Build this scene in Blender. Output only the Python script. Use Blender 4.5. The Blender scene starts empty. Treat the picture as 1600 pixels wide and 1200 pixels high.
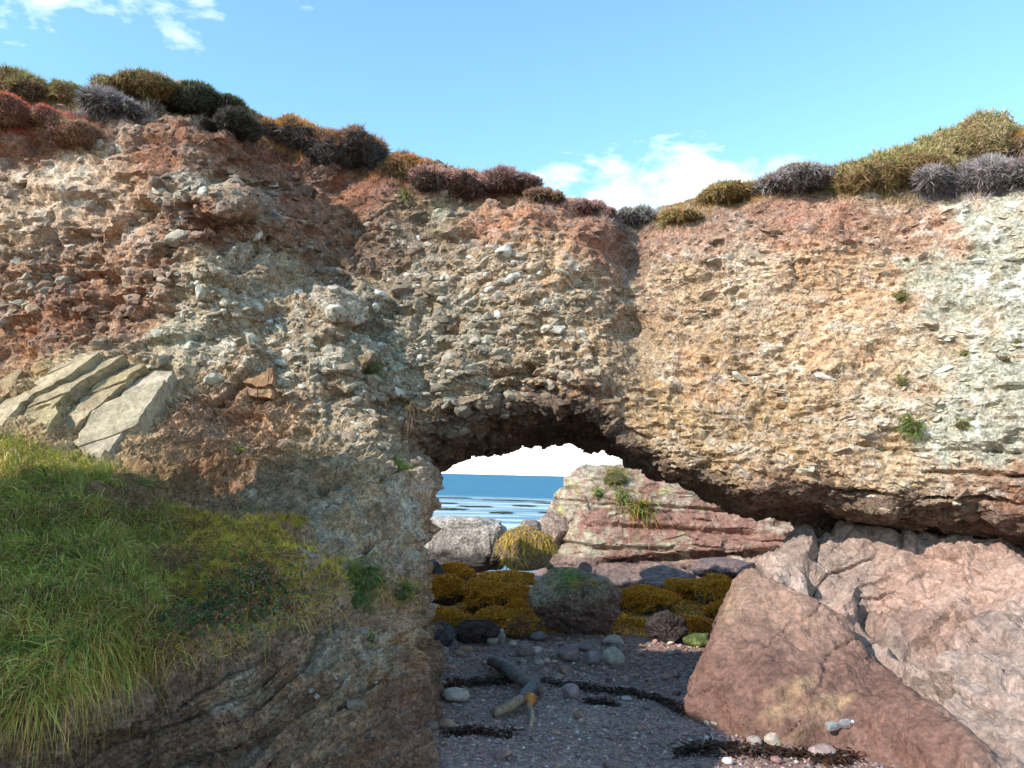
import bpy, math, random
import numpy as np
from mathutils import Vector, Matrix, Quaternion
from mathutils.bvhtree import BVHTree

random.seed(7)
RNG = np.random.default_rng(11)
SC = bpy.context.scene
COL = SC.collection

# ------------------------------------------------------------------ camera
FPX = 1208.0
CAM = np.array([0.0, 0.0, 2.2])
PITCH, ROLL = math.radians(6.7), math.radians(1.35)
Fv = np.array([0, math.cos(PITCH), math.sin(PITCH)])
R0 = np.array([1.0, 0, 0]); U0 = np.array([0, -math.sin(PITCH), math.cos(PITCH)])
Rv = math.cos(ROLL) * R0 + math.sin(ROLL) * U0
Uv = math.cos(ROLL) * U0 - math.sin(ROLL) * R0
cd = bpy.data.cameras.new('camera'); cam = bpy.data.objects.new('camera', cd); COL.objects.link(cam)
cd.sensor_width = 36.0; cd.lens = 36.0 * FPX / 1600.0; cd.clip_start = 0.05; cd.clip_end = 30000
cam.matrix_world = Matrix(((Rv[0], Uv[0], -Fv[0], CAM[0]), (Rv[1], Uv[1], -Fv[1], CAM[1]),
                           (Rv[2], Uv[2], -Fv[2], CAM[2]), (0, 0, 0, 1)))
SC.camera = cam

# ------------------------------------------------------------------ sun, sky, exposure
SUN_EL = math.radians(33.0)
SUN_H = np.array([-0.80, -0.60])
to_sun = Vector((SUN_H[0] * math.cos(SUN_EL), SUN_H[1] * math.cos(SUN_EL), math.sin(SUN_EL)))
sd = bpy.data.lights.new('sun', 'SUN'); sd.energy = 2.9; sd.angle = math.radians(0.55); sd.color = (1.0, 0.92, 0.83)
sun = bpy.data.objects.new('sun', sd); COL.objects.link(sun)
sun.rotation_euler = (-to_sun).to_track_quat('-Z', 'Y').to_euler()
SC.view_settings.view_transform = 'Standard'; SC.view_settings.look = 'None'
SC.view_settings.gamma = 1.0; SC.view_settings.use_curve_mapping = False
SC.view_settings.exposure = 1.18
SC.cycles.adaptive_threshold = 0.03; SC.cycles.max_bounces = 5; SC.cycles.diffuse_bounces = 3; SC.cycles.glossy_bounces = 2; SC.cycles.transmission_bounces = 4; SC.cycles.use_denoising = True
W = bpy.data.worlds.new('World'); SC.world = W; W.use_nodes = True
wn, wl = W.node_tree.nodes, W.node_tree.links
wn.clear()
wo = wn.new('ShaderNodeOutputWorld'); wb = wn.new('ShaderNodeBackground'); wb.inputs[1].default_value = 0.15
sky = wn.new('ShaderNodeTexSky'); sky.sky_type = 'NISHITA'; sky.sun_disc = False
sky.sun_elevation = SUN_EL; sky.sun_rotation = math.atan2(SUN_H[0], SUN_H[1]) % (2 * math.pi)
sky.air_density = 1.4; sky.dust_density = 0.0; sky.ozone_density = 3.0
wl.new(wb.outputs[0], wo.inputs[0])


def wnode(t, **kw):
    n = wn.new(t)
    for k, v in kw.items(): setattr(n, k, v)
    return n


def wmath(op, a, b=None, clamp=False):
    n = wnode('ShaderNodeMath', operation=op); n.use_clamp = clamp
    for i, v in enumerate((a, b)):
        if v is None: continue
        if isinstance(v, (int, float)): n.inputs[i].default_value = v
        else: wl.new(v, n.inputs[i])
    return n.outputs[0]


# clouds: on a plane high above (direction / height), fair-weather wisps everywhere, thicker in two banks
tc = wnode('ShaderNodeTexCoord')
sx = wnode('ShaderNodeSeparateXYZ'); wl.new(tc.outputs['Generated'], sx.inputs[0])
az = wmath('ARCTAN2', sx.outputs[0], sx.outputs[1]); el = wmath('ARCSINE', sx.outputs[2])
cmb = wnode('ShaderNodeCombineXYZ')
wl.new(wmath('MULTIPLY', az, 1.0), cmb.inputs[0]); wl.new(wmath('MULTIPLY', el, 2.3), cmb.inputs[1])
n1 = wnode('ShaderNodeTexNoise'); n1.inputs['Scale'].default_value = 9; n1.inputs['Detail'].default_value = 9
n1.inputs['Roughness'].default_value = 0.58; n1.inputs['Distortion'].default_value = 0.25
wl.new(cmb.outputs[0], n1.inputs['Vector'])


def bank(a0, e0, wa, we, amp):
    da = wmath('DIVIDE', wmath('SUBTRACT', az, a0), wa); de = wmath('DIVIDE', wmath('SUBTRACT', el, e0), we)
    r2 = wmath('ADD', wmath('MULTIPLY', da, da), wmath('MULTIPLY', de, de))
    return wmath('MULTIPLY', wmath('POWER', 2.718, wmath('MULTIPLY', r2, -1.0)), amp)


banks = None
for b in ((0.20, 0.355, 0.16, 0.060, 0.47), (-0.52, 0.54, 0.16, 0.10, 0.355), (1.3, 0.42, 0.4, 0.09, 0.3), (-1.6, 0.35, 0.5, 0.10, 0.28),
          (2.4, 0.5, 0.5, 0.12, 0.28), (-2.6, 0.4, 0.4, 0.1, 0.28)):
    v = bank(*b); banks = v if banks is None else wmath('ADD', banks, v)
dens = wmath('SUBTRACT', wmath('ADD', n1.outputs['Fac'], banks), 0.70)
dens = wmath('MULTIPLY', dens, 2.8, True)
# low bright marine haze at the horizon, all the way round
hz = wmath('MULTIPLY', wmath('POWER', 2.718, wmath('MULTIPLY', wmath('MULTIPLY', wmath('MAXIMUM', el, 0.0), wmath('MAXIMUM', el, 0.0)), -48.0)), 0.85)
mixn = wnode('ShaderNodeMixRGB'); mixn.inputs[2].default_value = (7.8, 7.8, 7.9, 1)
wl.new(wmath('MAXIMUM', wmath('MULTIPLY', dens, 0.85), hz), mixn.inputs[0]); 
tint = wnode('ShaderNodeMixRGB'); tint.blend_type = 'MULTIPLY'; tint.inputs[0].default_value = 1.0; tint.inputs[2].default_value = (.76, .95, .93, 1)
wl.new(sky.outputs[0], tint.inputs[1]); wl.new(tint.outputs[0], mixn.inputs[1])
wl.new(mixn.outputs[0], wb.inputs[0])


# ------------------------------------------------------------------ projection helpers
def ray(px, py):
    d = Fv + Rv * ((px - 800.0) / FPX) - Uv * ((py - 600.0) / FPX)
    return d


def at(px, py, Y):
    d = ray(px, py); return CAM + d * (Y / d[1])


def project(P):
    q = P - CAM
    w = q @ Fv
    return 800 + FPX * (q @ Rv) / w, 600 - FPX * (q @ Uv) / w, w


# ------------------------------------------------------------------ numpy noise
def _h(ix, iy, iz, s):
    h = (ix.astype(np.uint32) * np.uint32(374761393) + iy.astype(np.uint32) * np.uint32(668265263)
         + iz.astype(np.uint32) * np.uint32(2147483647 ^ 0x5bd1e995) + np.uint32((s * 974711 + 12345) & 0xffffffff))
    h = (h ^ (h >> np.uint32(13))) * np.uint32(1274126177)
    h = (h ^ (h >> np.uint32(16))) * np.uint32(2246822519)
    return h ^ (h >> np.uint32(15))


def _hf(ix, iy, iz, s): return _h(ix, iy, iz, s).astype(np.float32) / np.float32(4294967295.0)


def vnoise(P, s=0):
    P = P.astype(np.float32); i = np.floor(P).astype(np.int64); f = P - i
    u = f * f * f * (f * (f * 6 - 15) + 10)
    out = 0
    for dx in (0, 1):
        wx = u[:, 0] if dx else 1 - u[:, 0]
        for dy in (0, 1):
            wy = u[:, 1] if dy else 1 - u[:, 1]
            for dz in (0, 1):
                wz = u[:, 2] if dz else 1 - u[:, 2]
                out = out + wx * wy * wz * _hf(i[:, 0] + dx, i[:, 1] + dy, i[:, 2] + dz, s)
    return out * 2 - 1


def fbm(P, scale, octs=4, s=0, gain=0.5, ridged=False):
    out = 0; a = 1.0; tot = 0
    for o in range(octs):
        v = vnoise(P * scale, s + o * 17)
        out = out + a * ((1 - 2 * np.abs(v)) if ridged else v); tot += a; a *= gain; scale *= 2.03
    return out / tot


def worley(P, s=0, jit=0.95, vec=False):
    P = P.astype(np.float32); i = np.floor(P).astype(np.int64); f = P - i
    n = len(P); f1 = np.full(n, 9.0, np.float32); f2 = f1.copy(); cid = np.zeros(n, np.float32); off = np.zeros((n, 3), np.float32)
    for dx in (-1, 0, 1):
        for dy in (-1, 0, 1):
            for dz in (-1, 0, 1):
                a, b, c = i[:, 0] + dx, i[:, 1] + dy, i[:, 2] + dz
                h = _h(a, b, c, s)
                ox = (h & np.uint32(1023)).astype(np.float32) / 1023; oy = ((h >> np.uint32(10)) & np.uint32(1023)).astype(np.float32) / 1023
                oz = ((h >> np.uint32(20)) & np.uint32(1023)).astype(np.float32) / 1023
                d = (dx + 0.5 + (ox - .5) * jit - f[:, 0]) ** 2 + (dy + 0.5 + (oy - .5) * jit - f[:, 1]) ** 2 + (dz + 0.5 + (oz - .5) * jit - f[:, 2]) ** 2
                nr = d < f1
                f2 = np.where(nr, f1, np.minimum(f2, d))
                cid = np.where(nr, _hf(a, b, c, s + 99), cid); f1 = np.where(nr, d, f1)
                if vec: off[nr] = np.stack([f[nr, 0] - (dx + 0.5 + (ox[nr] - .5) * jit), f[nr, 1] - (dy + 0.5 + (oy[nr] - .5) * jit), f[nr, 2] - (dz + 0.5 + (oz[nr] - .5) * jit)], 1)
    return (np.sqrt(f1), np.sqrt(f2), cid, off) if vec else (np.sqrt(f1), np.sqrt(f2), cid)


def facet(cid, off):
    a = cid * 6.283 * 37; b = cid * 6.283 * 91
    return off[:, 0] * np.cos(a) + off[:, 2] * np.sin(a) + .6 * off[:, 1] * np.cos(b)


def sstep(a, b, x):
    t = np.clip((x - a) / (b - a), 0, 1); return t * t * (3 - 2 * t)


def rbf(pts, vals, c=0.25, lam=0.004):
    pts = np.asarray(pts, float); vals = np.asarray(vals, float); n = len(pts)
    D = np.sqrt(((pts[:, None] - pts[None]) ** 2).sum(-1) + c * c)
    A = np.zeros((n + 3, n + 3)); A[:n, :n] = -D + np.eye(n) * lam * n * 0.05
    Pm = np.c_[np.ones(n), pts]; A[:n, n:] = Pm; A[n:, :n] = Pm.T
    sol = np.linalg.solve(A, np.r_[vals, 0, 0, 0])

    def ev(q):
        q = np.asarray(q, float); out = np.empty(len(q))
        for k in range(0, len(q), 40000):
            qq = q[k:k + 40000]
            d = np.sqrt(((qq[:, None] - pts[None]) ** 2).sum(-1) + c * c)
            out[k:k + 40000] = -d @ sol[:n] + sol[n] + qq @ sol[n + 1:]
        return out
    return ev


# ------------------------------------------------------------------ implicit surface -> mesh (surface nets)
def surface_nets(F, xs, ys, zs):
    F = np.pad(F, 1, constant_values=-1.0)
    ext = lambda a: np.r_[2 * a[0] - a[1], a, 2 * a[-1] - a[-2]]
    xs, ys, zs = ext(xs), ext(ys), ext(zs)
    S = F > 0
    nx, ny, nz = F.shape
    cnt = np.zeros((nx - 1, ny - 1, nz - 1), np.int8)
    for a in (0, 1):
        for b in (0, 1):
            for c in (0, 1):
                cnt += S[a:nx - 1 + a, b:ny - 1 + b, c:nz - 1 + c]
    act = (cnt > 0) & (cnt < 8)
    I, J, K = np.nonzero(act)
    idx = np.full(act.shape, -1, np.int32); idx[I, J, K] = np.arange(len(I))
    acc = np.zeros((len(I), 3)); num = np.zeros(len(I))
    for ax in range(3):
        for o1 in (0, 1):
            for o2 in (0, 1):
                o = [0, 0, 0]; oth = [k for k in range(3) if k != ax]
                o[oth[0]], o[oth[1]] = o1, o2
                e = list(o); e[ax] = 1
                f0 = F[I + o[0], J + o[1], K + o[2]]; f1 = F[I + e[0], J + e[1], K + e[2]]
                m = (f0 > 0) != (f1 > 0)
                t = np.where(m, f0 / np.where(m, f0 - f1, 1), 0)
                p = np.stack([np.full(len(I), float(v)) for v in o], 1); p[:, ax] = t
                acc[m] += p[m]; num[m] += 1
    acc /= num[:, None]
    V = np.empty((len(I), 3))
    for d, (ii, cs) in enumerate(((I, xs), (J, ys), (K, zs))):
        V[:, d] = cs[ii] + acc[:, d] * (cs[ii + 1] - cs[ii])
    Q = []
    for ax in range(3):
        sl0 = [slice(None)] * 3; sl1 = [slice(None)] * 3
        sl0[ax] = slice(0, -1); sl1[ax] = slice(1, None)
        A, B = S[tuple(sl0)], S[tuple(sl1)]
        cr = A != B
        i, j, k = np.nonzero(cr); p = [i, j, k]
        o1, o2 = [(1, 2), (2, 0), (0, 1)][ax]
        ok = (p[o1] > 0) & (p[o2] > 0) & (p[o1] < F.shape[o1] - 1) & (p[o2] < F.shape[o2] - 1)
        p = [q[ok] for q in p]; ins = A[cr][ok]

        def cell(d1, d2):
            q = [p[0].copy(), p[1].copy(), p[2].copy()]; q[o1] = q[o1] - d1; q[o2] = q[o2] - d2
            return idx[q[0], q[1], q[2]]
        a, b, c, d = cell(1, 1), cell(0, 1), cell(0, 0), cell(1, 0)
        quad = np.stack([a, b, c, d], 1); quad[~ins] = quad[~ins][:, ::-1]
        Q.append(quad)
    return V, np.concatenate(Q)


def subdivide(V, Q, sel):
    E = np.concatenate([Q[sel][:, [0, 1]], Q[sel][:, [1, 2]], Q[sel][:, [2, 3]], Q[sel][:, [3, 0]]])
    E = np.sort(E, 1); key = E[:, 0].astype(np.int64) * len(V) + E[:, 1]
    u, inv = np.unique(key, return_inverse=True)
    mids = (V[u // len(V)] + V[u % len(V)]) / 2
    n = int(sel.sum()); cen = V[Q[sel]].mean(1)
    m = inv.reshape(4, n) + len(V); c = np.arange(n) + len(V) + len(u)
    q = Q[sel]
    new = np.concatenate([np.stack([q[:, 0], m[0], c, m[3]], 1), np.stack([m[0], q[:, 1], m[1], c], 1),
                          np.stack([c, m[1], q[:, 2], m[2]], 1), np.stack([m[3], c, m[2], q[:, 3]], 1)])
    return np.concatenate([V, mids, cen]), np.concatenate([Q[~sel], new])


def vnormals(V, Q):
    n = np.cross(V[Q[:, 2]] - V[Q[:, 0]], V[Q[:, 3]] - V[Q[:, 1]])
    N = np.zeros_like(V)
    for k in range(4):
        for d in range(3): N[:, d] += np.bincount(Q[:, k], n[:, d], len(V))
    return N / (np.linalg.norm(N, axis=1, keepdims=True) + 1e-12)


def relax(V, Q, it=1, a=0.5):
    for _ in range(it):
        c = V[Q].mean(1); S = np.zeros_like(V); n = np.zeros(len(V))
        for k in range(4):
            n += np.bincount(Q[:, k], minlength=len(V))
            for d in range(3): S[:, d] += np.bincount(Q[:, k], c[:, d], len(V))
        V = V * (1 - a) + a * S / np.maximum(n, 1)[:, None]
    return V


def mesh_np(name, V, faces, col=None, smooth=False, nper=None):
    me = bpy.data.meshes.new(name)
    faces = np.asarray(faces); k = faces.shape[1]
    me.vertices.add(len(V)); me.vertices.foreach_set('co', np.ascontiguousarray(V, np.float32).ravel())
    me.loops.add(faces.size); me.loops.foreach_set('vertex_index', np.ascontiguousarray(faces, np.int32).ravel())
    me.polygons.add(len(faces)); me.polygons.foreach_set('loop_start', np.arange(0, faces.size, k, dtype=np.int32))
    me.update(calc_edges=True)
    me.polygons.foreach_set('use_smooth', np.full(len(faces), smooth))
    if col is not None:
        a = me.attributes.new('Col', 'FLOAT_COLOR', 'POINT')
        c = np.ones((len(V), 4), np.float32); c[:, :3] = np.clip(col, 0, 1); a.data.foreach_set('color', c.ravel())
    me.update()
    return me


def link(name, me, mat=None, parent=None, label=None, cat=None, group=None, kind=None, loc=None):
    o = bpy.data.objects.new(name, me); COL.objects.link(o)
    if mat is not None and me is not None and not me.materials: me.materials.append(mat)
    if parent is not None: o.parent = parent
    if loc is not None: o.location = loc
    for k, v in (('label', label), ('category', cat), ('group', group), ('kind', kind)):
        if v: o[k] = v
    return o


# ------------------------------------------------------------------ materials
def newmat(name):
    m = bpy.data.materials.new(name); m.use_nodes = True
    nt = m.node_tree; nt.nodes.clear()
    o = nt.nodes.new('ShaderNodeOutputMaterial'); b = nt.nodes.new('ShaderNodeBsdfPrincipled')
    nt.links.new(b.outputs[0], o.inputs[0])
    return m, nt, b


def rock_mat(name, src='Col', rough=0.92, grain=55.0, bump=0.5, dist=0.02, speck=0.35, spec=0.25, stretch=(1, 1, 1)):
    m, nt, b = newmat(name); N, L = nt.nodes, nt.links
    if src == 'Col':
        a = N.new('ShaderNodeAttribute'); a.attribute_name = 'Col'; csrc = a.outputs['Color']
    else:
        a = N.new('ShaderNodeObjectInfo'); csrc = a.outputs['Color']
    g = N.new('ShaderNodeNewGeometry')
    mp = N.new('ShaderNodeMapping'); mp.inputs['Scale'].default_value = stretch; L.new(g.outputs['Position'], mp.inputs[0])
    n1 = N.new('ShaderNodeTexNoise'); n1.inputs['Scale'].default_value = grain; n1.inputs['Detail'].default_value = 2.5; n1.inputs['Roughness'].default_value = 0.65
    n2 = N.new('ShaderNodeTexNoise'); n2.inputs['Scale'].default_value = grain * 0.22; n2.inputs['Detail'].default_value = 3
    v = N.new('ShaderNodeTexVoronoi'); v.inputs['Scale'].default_value = grain * 0.75
    for n in (n1, n2, v): L.new(mp.outputs[0], n.inputs['Vector'])
    mr = N.new('ShaderNodeMapRange'); mr.inputs[1].default_value = 0.25; mr.inputs[2].default_value = 0.75
    mr.inputs[3].default_value = 1 - speck; mr.inputs[4].default_value = 1 + speck; L.new(n1.outputs['Fac'], mr.inputs[0])
    mr2 = N.new('ShaderNodeMapRange'); mr2.inputs[1].default_value = 0.3; mr2.inputs[2].default_value = 0.7
    mr2.inputs[3].default_value = 0.74; mr2.inputs[4].default_value = 1.26; L.new(n2.outputs['Fac'], mr2.inputs[0])
    sep = N.new('ShaderNodeSeparateColor'); L.new(v.outputs['Color'], sep.inputs[0])
    mr3 = N.new('ShaderNodeMapRange'); mr3.inputs[3].default_value = 1 - speck * 0.7; mr3.inputs[4].default_value = 1 + speck * 0.7; L.new(sep.outputs[0], mr3.inputs[0])
    p1 = N.new('ShaderNodeMath'); p1.operation = 'MULTIPLY'; L.new(mr.outputs[0], p1.inputs[0]); L.new(mr2.outputs[0], p1.inputs[1])
    p2 = N.new('ShaderNodeMath'); p2.operation = 'MULTIPLY'; L.new(p1.outputs[0], p2.inputs[0]); L.new(mr3.outputs[0], p2.inputs[1])
    mx = N.new('ShaderNodeVectorMath'); mx.operation = 'SCALE'; L.new(csrc, mx.inputs[0]); L.new(p2.outputs[0], mx.inputs['Scale'])
    L.new(mx.outputs[0], b.inputs['Base Color'])
    b.inputs['Roughness'].default_value = rough; b.inputs['Specular IOR Level'].default_value = spec
    hsum = N.new('ShaderNodeMath'); hsum.operation = 'ADD'; L.new(n1.outputs['Fac'], hsum.inputs[0]); hsum.inputs[1].default_value = 0.0
    bp = N.new('ShaderNodeBump'); bp.inputs['Strength'].default_value = bump; bp.inputs['Distance'].default_value = dist
    L.new(hsum.outputs[0], bp.inputs['Height']); L.new(bp.outputs[0], b.inputs['Normal'])
    return m


def leaf_mat(name, rough=0.6, trans=0.25):
    m, nt, b = newmat(name); N, L = nt.nodes, nt.links
    a = N.new('ShaderNodeAttribute'); a.attribute_name = 'Col'
    L.new(a.outputs['Color'], b.inputs['Base Color']); b.inputs['Roughness'].default_value = rough
    b.inputs['Specular IOR Level'].default_value = 0.25
    t = N.new('ShaderNodeBsdfTranslucent'); L.new(a.outputs['Color'], t.inputs[0])
    mx = N.new('ShaderNodeMixShader'); mx.inputs[0].default_value = trans
    o = [n for n in N if n.type == 'OUTPUT_MATERIAL'][0]
    L.new(b.outputs[0], mx.inputs[1]); L.new(t.outputs[0], mx.inputs[2]); L.new(mx.outputs[0], o.inputs[0])
    return m


M_ROCK = rock_mat('conglomerate', grain=48, bump=0.8, dist=0.03, speck=0.45)
M_STONE = rock_mat('clast', src='Obj', grain=70, bump=0.35, dist=0.01, speck=0.25)
M_CLAST = rock_mat('small_clasts', grain=70, bump=0.35, dist=0.01, speck=0.25)
M_PURPLE = rock_mat('purple_sandstone', grain=34, bump=0.6, dist=0.025, speck=0.28, rough=0.85, stretch=(1, 1, 1))
M_STACK = rock_mat('layered_sandstone', grain=22, bump=0.6, dist=0.04, speck=0.35, stretch=(1, 1, 2.2))
M_SLATE = rock_mat('slate', grain=40, bump=0.35, dist=0.012, speck=0.18, stretch=(1, 1, 1))
M_BEACH = rock_mat('shingle', grain=70, bump=0.9, dist=0.03, speck=0.5, rough=0.8)
M_BOULDER = rock_mat('boulder_rock', grain=30, bump=1.0, dist=0.05, speck=0.5)
M_LEAF = leaf_mat('leaf')
M_WEED = leaf_mat('seaweed', rough=0.45, trans=0.1)

# ================================================================== THE CLIFF WITH THE ARCH
CP = [
 # skyline
 (-200,130,10.9),(0,135,10.7),(150,140,10.6),(280,140,10.5),(345,155,10.0),(420,198,10.3),(500,205,10.4),(580,248,10.5),(650,255,10.5),(740,275,10.5),
 (850,308,10.4),(950,325,10.3),(1060,330,10.3),(1150,305,10.2),(1250,285,10.2),(1320,290,10.2),(1370,265,10.0),(1430,235,10.0),(1500,205,10.0),(1600,205,9.8),(1780,200,9.7),
 # rim
 (-150,205,9.0),(0,205,8.9),(130,210,8.8),(250,205,8.6),(330,205,8.4),(385,215,9.4),(470,270,9.7),(590,290,9.7),(640,320,9.7),(750,325,9.5),(850,325,9.4),
 (940,345,9.4),(985,360,10.0),(1040,360,9.6),(1120,340,9.3),(1200,320,9.1),(1320,300,8.9),(1400,300,8.8),(1480,315,8.5),(1600,290,8.2),(1780,290,7.7),
 (0,300,8.7),(100,300,8.65),(200,300,8.6),(300,280,8.25),(342,290,8.0),(376,300,9.25),(450,320,9.6),(550,330,9.75),(650,350,9.65),
 (-150,400,8.8),(0,400,8.6),(150,400,8.55),(280,400,8.45),(345,400,8.2),(385,400,9.05),(430,400,9.25),(500,400,9.5),(600,400,9.5),(680,400,9.35),(780,400,9.1),(900,400,9.05),(955,420,9.2),
 (985,420,9.9),(1022,420,9.4),(1120,420,9.1),(1250,420,8.75),(1385,400,8.6),(1440,420,8.4),(1520,420,8.05),(1600,420,7.7),(1780,420,7.2),
 (-150,520,8.8),(0,500,8.6),(150,500,8.45),(300,500,8.35),(420,500,8.65),(470,500,8.7),(522,495,8.45),(565,515,9.05),(640,500,9.2),(750,500,9.05),(880,500,8.95),(950,520,9.0),
 (985,520,9.6),(1020,520,9.25),(1120,520,8.95),(1250,520,8.6),(1390,520,8.4),(1500,520,7.95),(1600,520,7.55),
 (0,560,8.5),(0,640,8.0),(100,590,8.1),(200,590,8.15),(280,600,8.2),(120,690,7.7),(200,680,7.8),(350,600,8.35),(420,600,8.3),(500,580,8.4),(545,560,8.5),(590,590,8.85),(640,600,8.95),
 (720,590,8.95),(850,590,8.85),(950,600,8.95),(1000,620,8.95),(1120,620,8.75),(1250,620,8.4),(1400,620,8.1),(1500,620,7.8),(1600,620,7.5),(1780,620,6.9),
 (1000,690,8.95),(1050,720,8.8),(1150,750,8.5),(1250,740,8.3),(1350,760,8.05),(1450,760,7.85),(1600,800,7.5),(1780,830,7.1),
 (560,650,8.6),(620,680,8.9),(660,720,9.1),
 (300,720,7.8),(420,700,8.0),(540,690,8.2),(600,730,8.3),(650,750,8.5),(350,780,7.6),(450,780,7.5),(540,800,7.5),(600,800,7.7),(660,800,7.9),
 (-150,690,7.6),(0,690,7.6),(100,720,7.3),(180,750,7.2),(250,800,7.0),(360,810,7.0),(470,815,7.0),(-150,800,6.0),(0,800,6.0),(120,820,6.1),(250,870,6.2),(380,860,6.3),(500,870,6.4),
 (570,885,6.7),(620,920,6.7),(0,950,4.9),(120,950,5.1),(250,950,5.5),(380,940,5.8),(500,920,6.1),(0,1100,4.1),(80,1080,4.4),(200,1040,4.9),(330,1000,5.4),
 (-100,1180,4.2),(0,1200,4.2),(100,1150,4.55),(200,1150,4.9),(330,1100,5.2),(450,1000,5.65),(550,960,6.05),(640,960,6.4),(450,1100,5.4),(550,1100,5.65),(640,1080,5.9),
 (350,1200,5.1),(500,1200,5.2),(640,1180,5.5),(680,1200,5.55),(350,1300,5.1),(0,1300,4.2),(640,1300,5.5),
]
cpw = np.array([at(*c) for c in CP])
YF = rbf(cpw[:, [0, 2]], cpw[:, 1], c=0.12)
VOX = 0.055
xs = np.arange(-9.0, 7.6, VOX); zs = np.arange(-0.45, 8.3, VOX)
ys = np.arange(3.3, 14.6, VOX * 1.1)
GX, GZ = np.meshgrid(xs, zs, indexing='ij')
warp = 0.05 * fbm(np.c_[GX.ravel(), np.zeros(GX.size), GZ.ravel()], 1.7, 3, 5)
yf = YF(np.c_[GX.ravel() + warp, GZ.ravel() + 0.7 * warp]).reshape(GX.shape).astype(np.float32)


def poly_at(pts):
    w = np.array([at(*p) for p in pts]); o = np.argsort(w[:, 0]); return w[o, 0], w[o, 2]


# skyline cap (rock, below the plants)
sk = [(-200,135,10.8),(0,125,10.6),(60,155,10.6),(150,145,10.6),(280,140,10.6),(340,150,10.3),(375,178,10.3),(420,198,10.4),(480,200,10.4),(540,222,10.4),(585,252,10.5),(650,258,10.5),
      (740,276,10.5),(800,285,10.5),(850,308,10.5),(900,326,10.5),(960,338,10.5),(1060,338,10.5),(1100,326,10.4),(1150,306,10.3),(1220,288,10.3),(1300,282,10.3),(1326,292,10.3),
      (1375,268,10.2),(1430,236,10.1),(1490,206,10.1),(1560,200,10.0),(1600,205,9.9),(1800,200,9.8)]
skx, skz = poly_at(sk)
ztop = np.interp(xs, skx, skz).astype(np.float32)
# underside: front lip and back lip
fl = [(430,690,8.6),(600,698,8.9),(640,700,8.95),(680,690,8.95),(720,670,8.95),(780,645,8.95),(850,634,8.95),(900,640,8.95),(945,656,8.95),(975,682,8.95),(1000,706,8.95),(1050,732,8.8),(1130,757,8.55),
      (1200,778,8.4),(1250,770,8.3),(1300,768,8.2),(1350,775,8.1),(1400,784,7.95),(1450,776,7.85),(1540,800,7.6),(1600,816,7.5),(1800,860,7.1)]
bl = [(560,735,12.0),(640,728,12.0),(680,723,12.0),(722,717,12.0),(738,708,12.0),(765,706,12.0),(800,697,12.0),(815,690,12.0),(845,690,12.0),(880,697,12.0),(930,704,12.0),(955,711,12.0),(970,721,12.0),
      (1010,744,11.0),(1060,757,10.6),(1120,785,10.3),(1180,806,10.0),(1250,815,9.8),(1350,822,9.5),(1450,835,9.2),(1600,865,8.8),(1800,900,8.2)]
flx, flz = poly_at(fl); blx, blz = poly_at(bl)
fw = np.array([at(*p) for p in fl]); fly = np.interp(xs, flx, fw[np.argsort(fw[:, 0]), 1])
bw = np.array([at(*p) for p in bl]); bly = np.interp(xs, blx, bw[np.argsort(bw[:, 0]), 1])
zf = np.interp(xs, flx, flz); zb = np.interp(xs, blx, blz)
T = np.clip((ys[None, :] - fly[:, None]) / (bly - fly)[:, None], 0, 1.6)
T = np.where(T < 1, T ** 0.8, T)
zund = (zf[:, None] + (zb - zf)[:, None] * np.minimum(T, 1) + np.maximum(T - 1, 0) * 0.6).astype(np.float32)
XX, YY = np.meshgrid(xs, ys, indexing='ij')
zund += 0.07 * fbm(np.c_[XX.ravel(), YY.ravel(), 0 * XX.ravel()], 1.5, 3, 8).reshape(XX.shape)
xpier = np.interp(ys, [5.2, 5.6, 6.0, 7.0, 8.0, 9.3, 12.0, 14], [-0.58, -0.65, -0.79, -0.90, -0.97, -1.12, -1.58, -2.0]).astype(np.float32)
yb = np.interp(xs, [-9, -4, -1.5, 3, 7.5], [12.4, 12.3, 12.1, 12.0, 12.2]).astype(np.float32)
YA = ys.astype(np.float32)[None, :, None]; ZA = zs.astype(np.float32)[None, None, :]; XA = xs.astype(np.float32)[:, None, None]
Fc = np.minimum(YA - yf[:, None, :], yb[:, None, None] - YA)
back_drop = np.maximum(YA - 10.7, 0) * 0.55
Fc = np.minimum(Fc, (ztop[:, None, None] - back_drop - ZA))
# the pier's side leans: bulge at mid height, undercut near the beach
xp = xpier[None, :, None] + 0.07 * np.sin(ZA * 3.1 + 0.8) - 0.10 * sstep(0.9, 0.35, ZA) + 0.16 * sstep(0.35, 0.0, ZA)
Vd = np.maximum(ZA - zund[:, :, None], (xp - XA))
kk = np.float32(0.45); hh_ = np.maximum(kk - np.abs(Fc - Vd), 0) / kk
Fc = np.minimum(Fc, Vd) - hh_ * hh_ * kk * np.float32(.25); del Vd, hh_   # rounded lip
V, Q = surface_nets(Fc.astype(np.float32), xs, ys, zs); del Fc
V = relax(V, Q, 1, 0.5)
N = vnormals(V, Q)
fc = V[Q].mean(1); fn = N[Q].mean(1); px, py, dd = project(fc)
vis = ((fn * (CAM - fc)).sum(1) > -0.15 * dd) & (px > -80) & (px < 1680) & (py > -50) & (py < 1260) & (fc[:, 2] > -0.2)
V, Q = subdivide(V, Q, vis)
N = vnormals(V, Q)
fc = V[Q].mean(1); fn = N[Q].mean(1); px, py, dd = project(fc)
vis = ((fn * (CAM - fc)).sum(1) > -0.1 * dd) & (px > -40) & (px < 720) & (py > 700) & (py < 1240) & (dd < 8.0) & (fc[:, 2] > -0.1) & ((px > 230) | (py > 1040))
V, Q = subdivide(V, Q, vis)
N = vnormals(V, Q)

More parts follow.
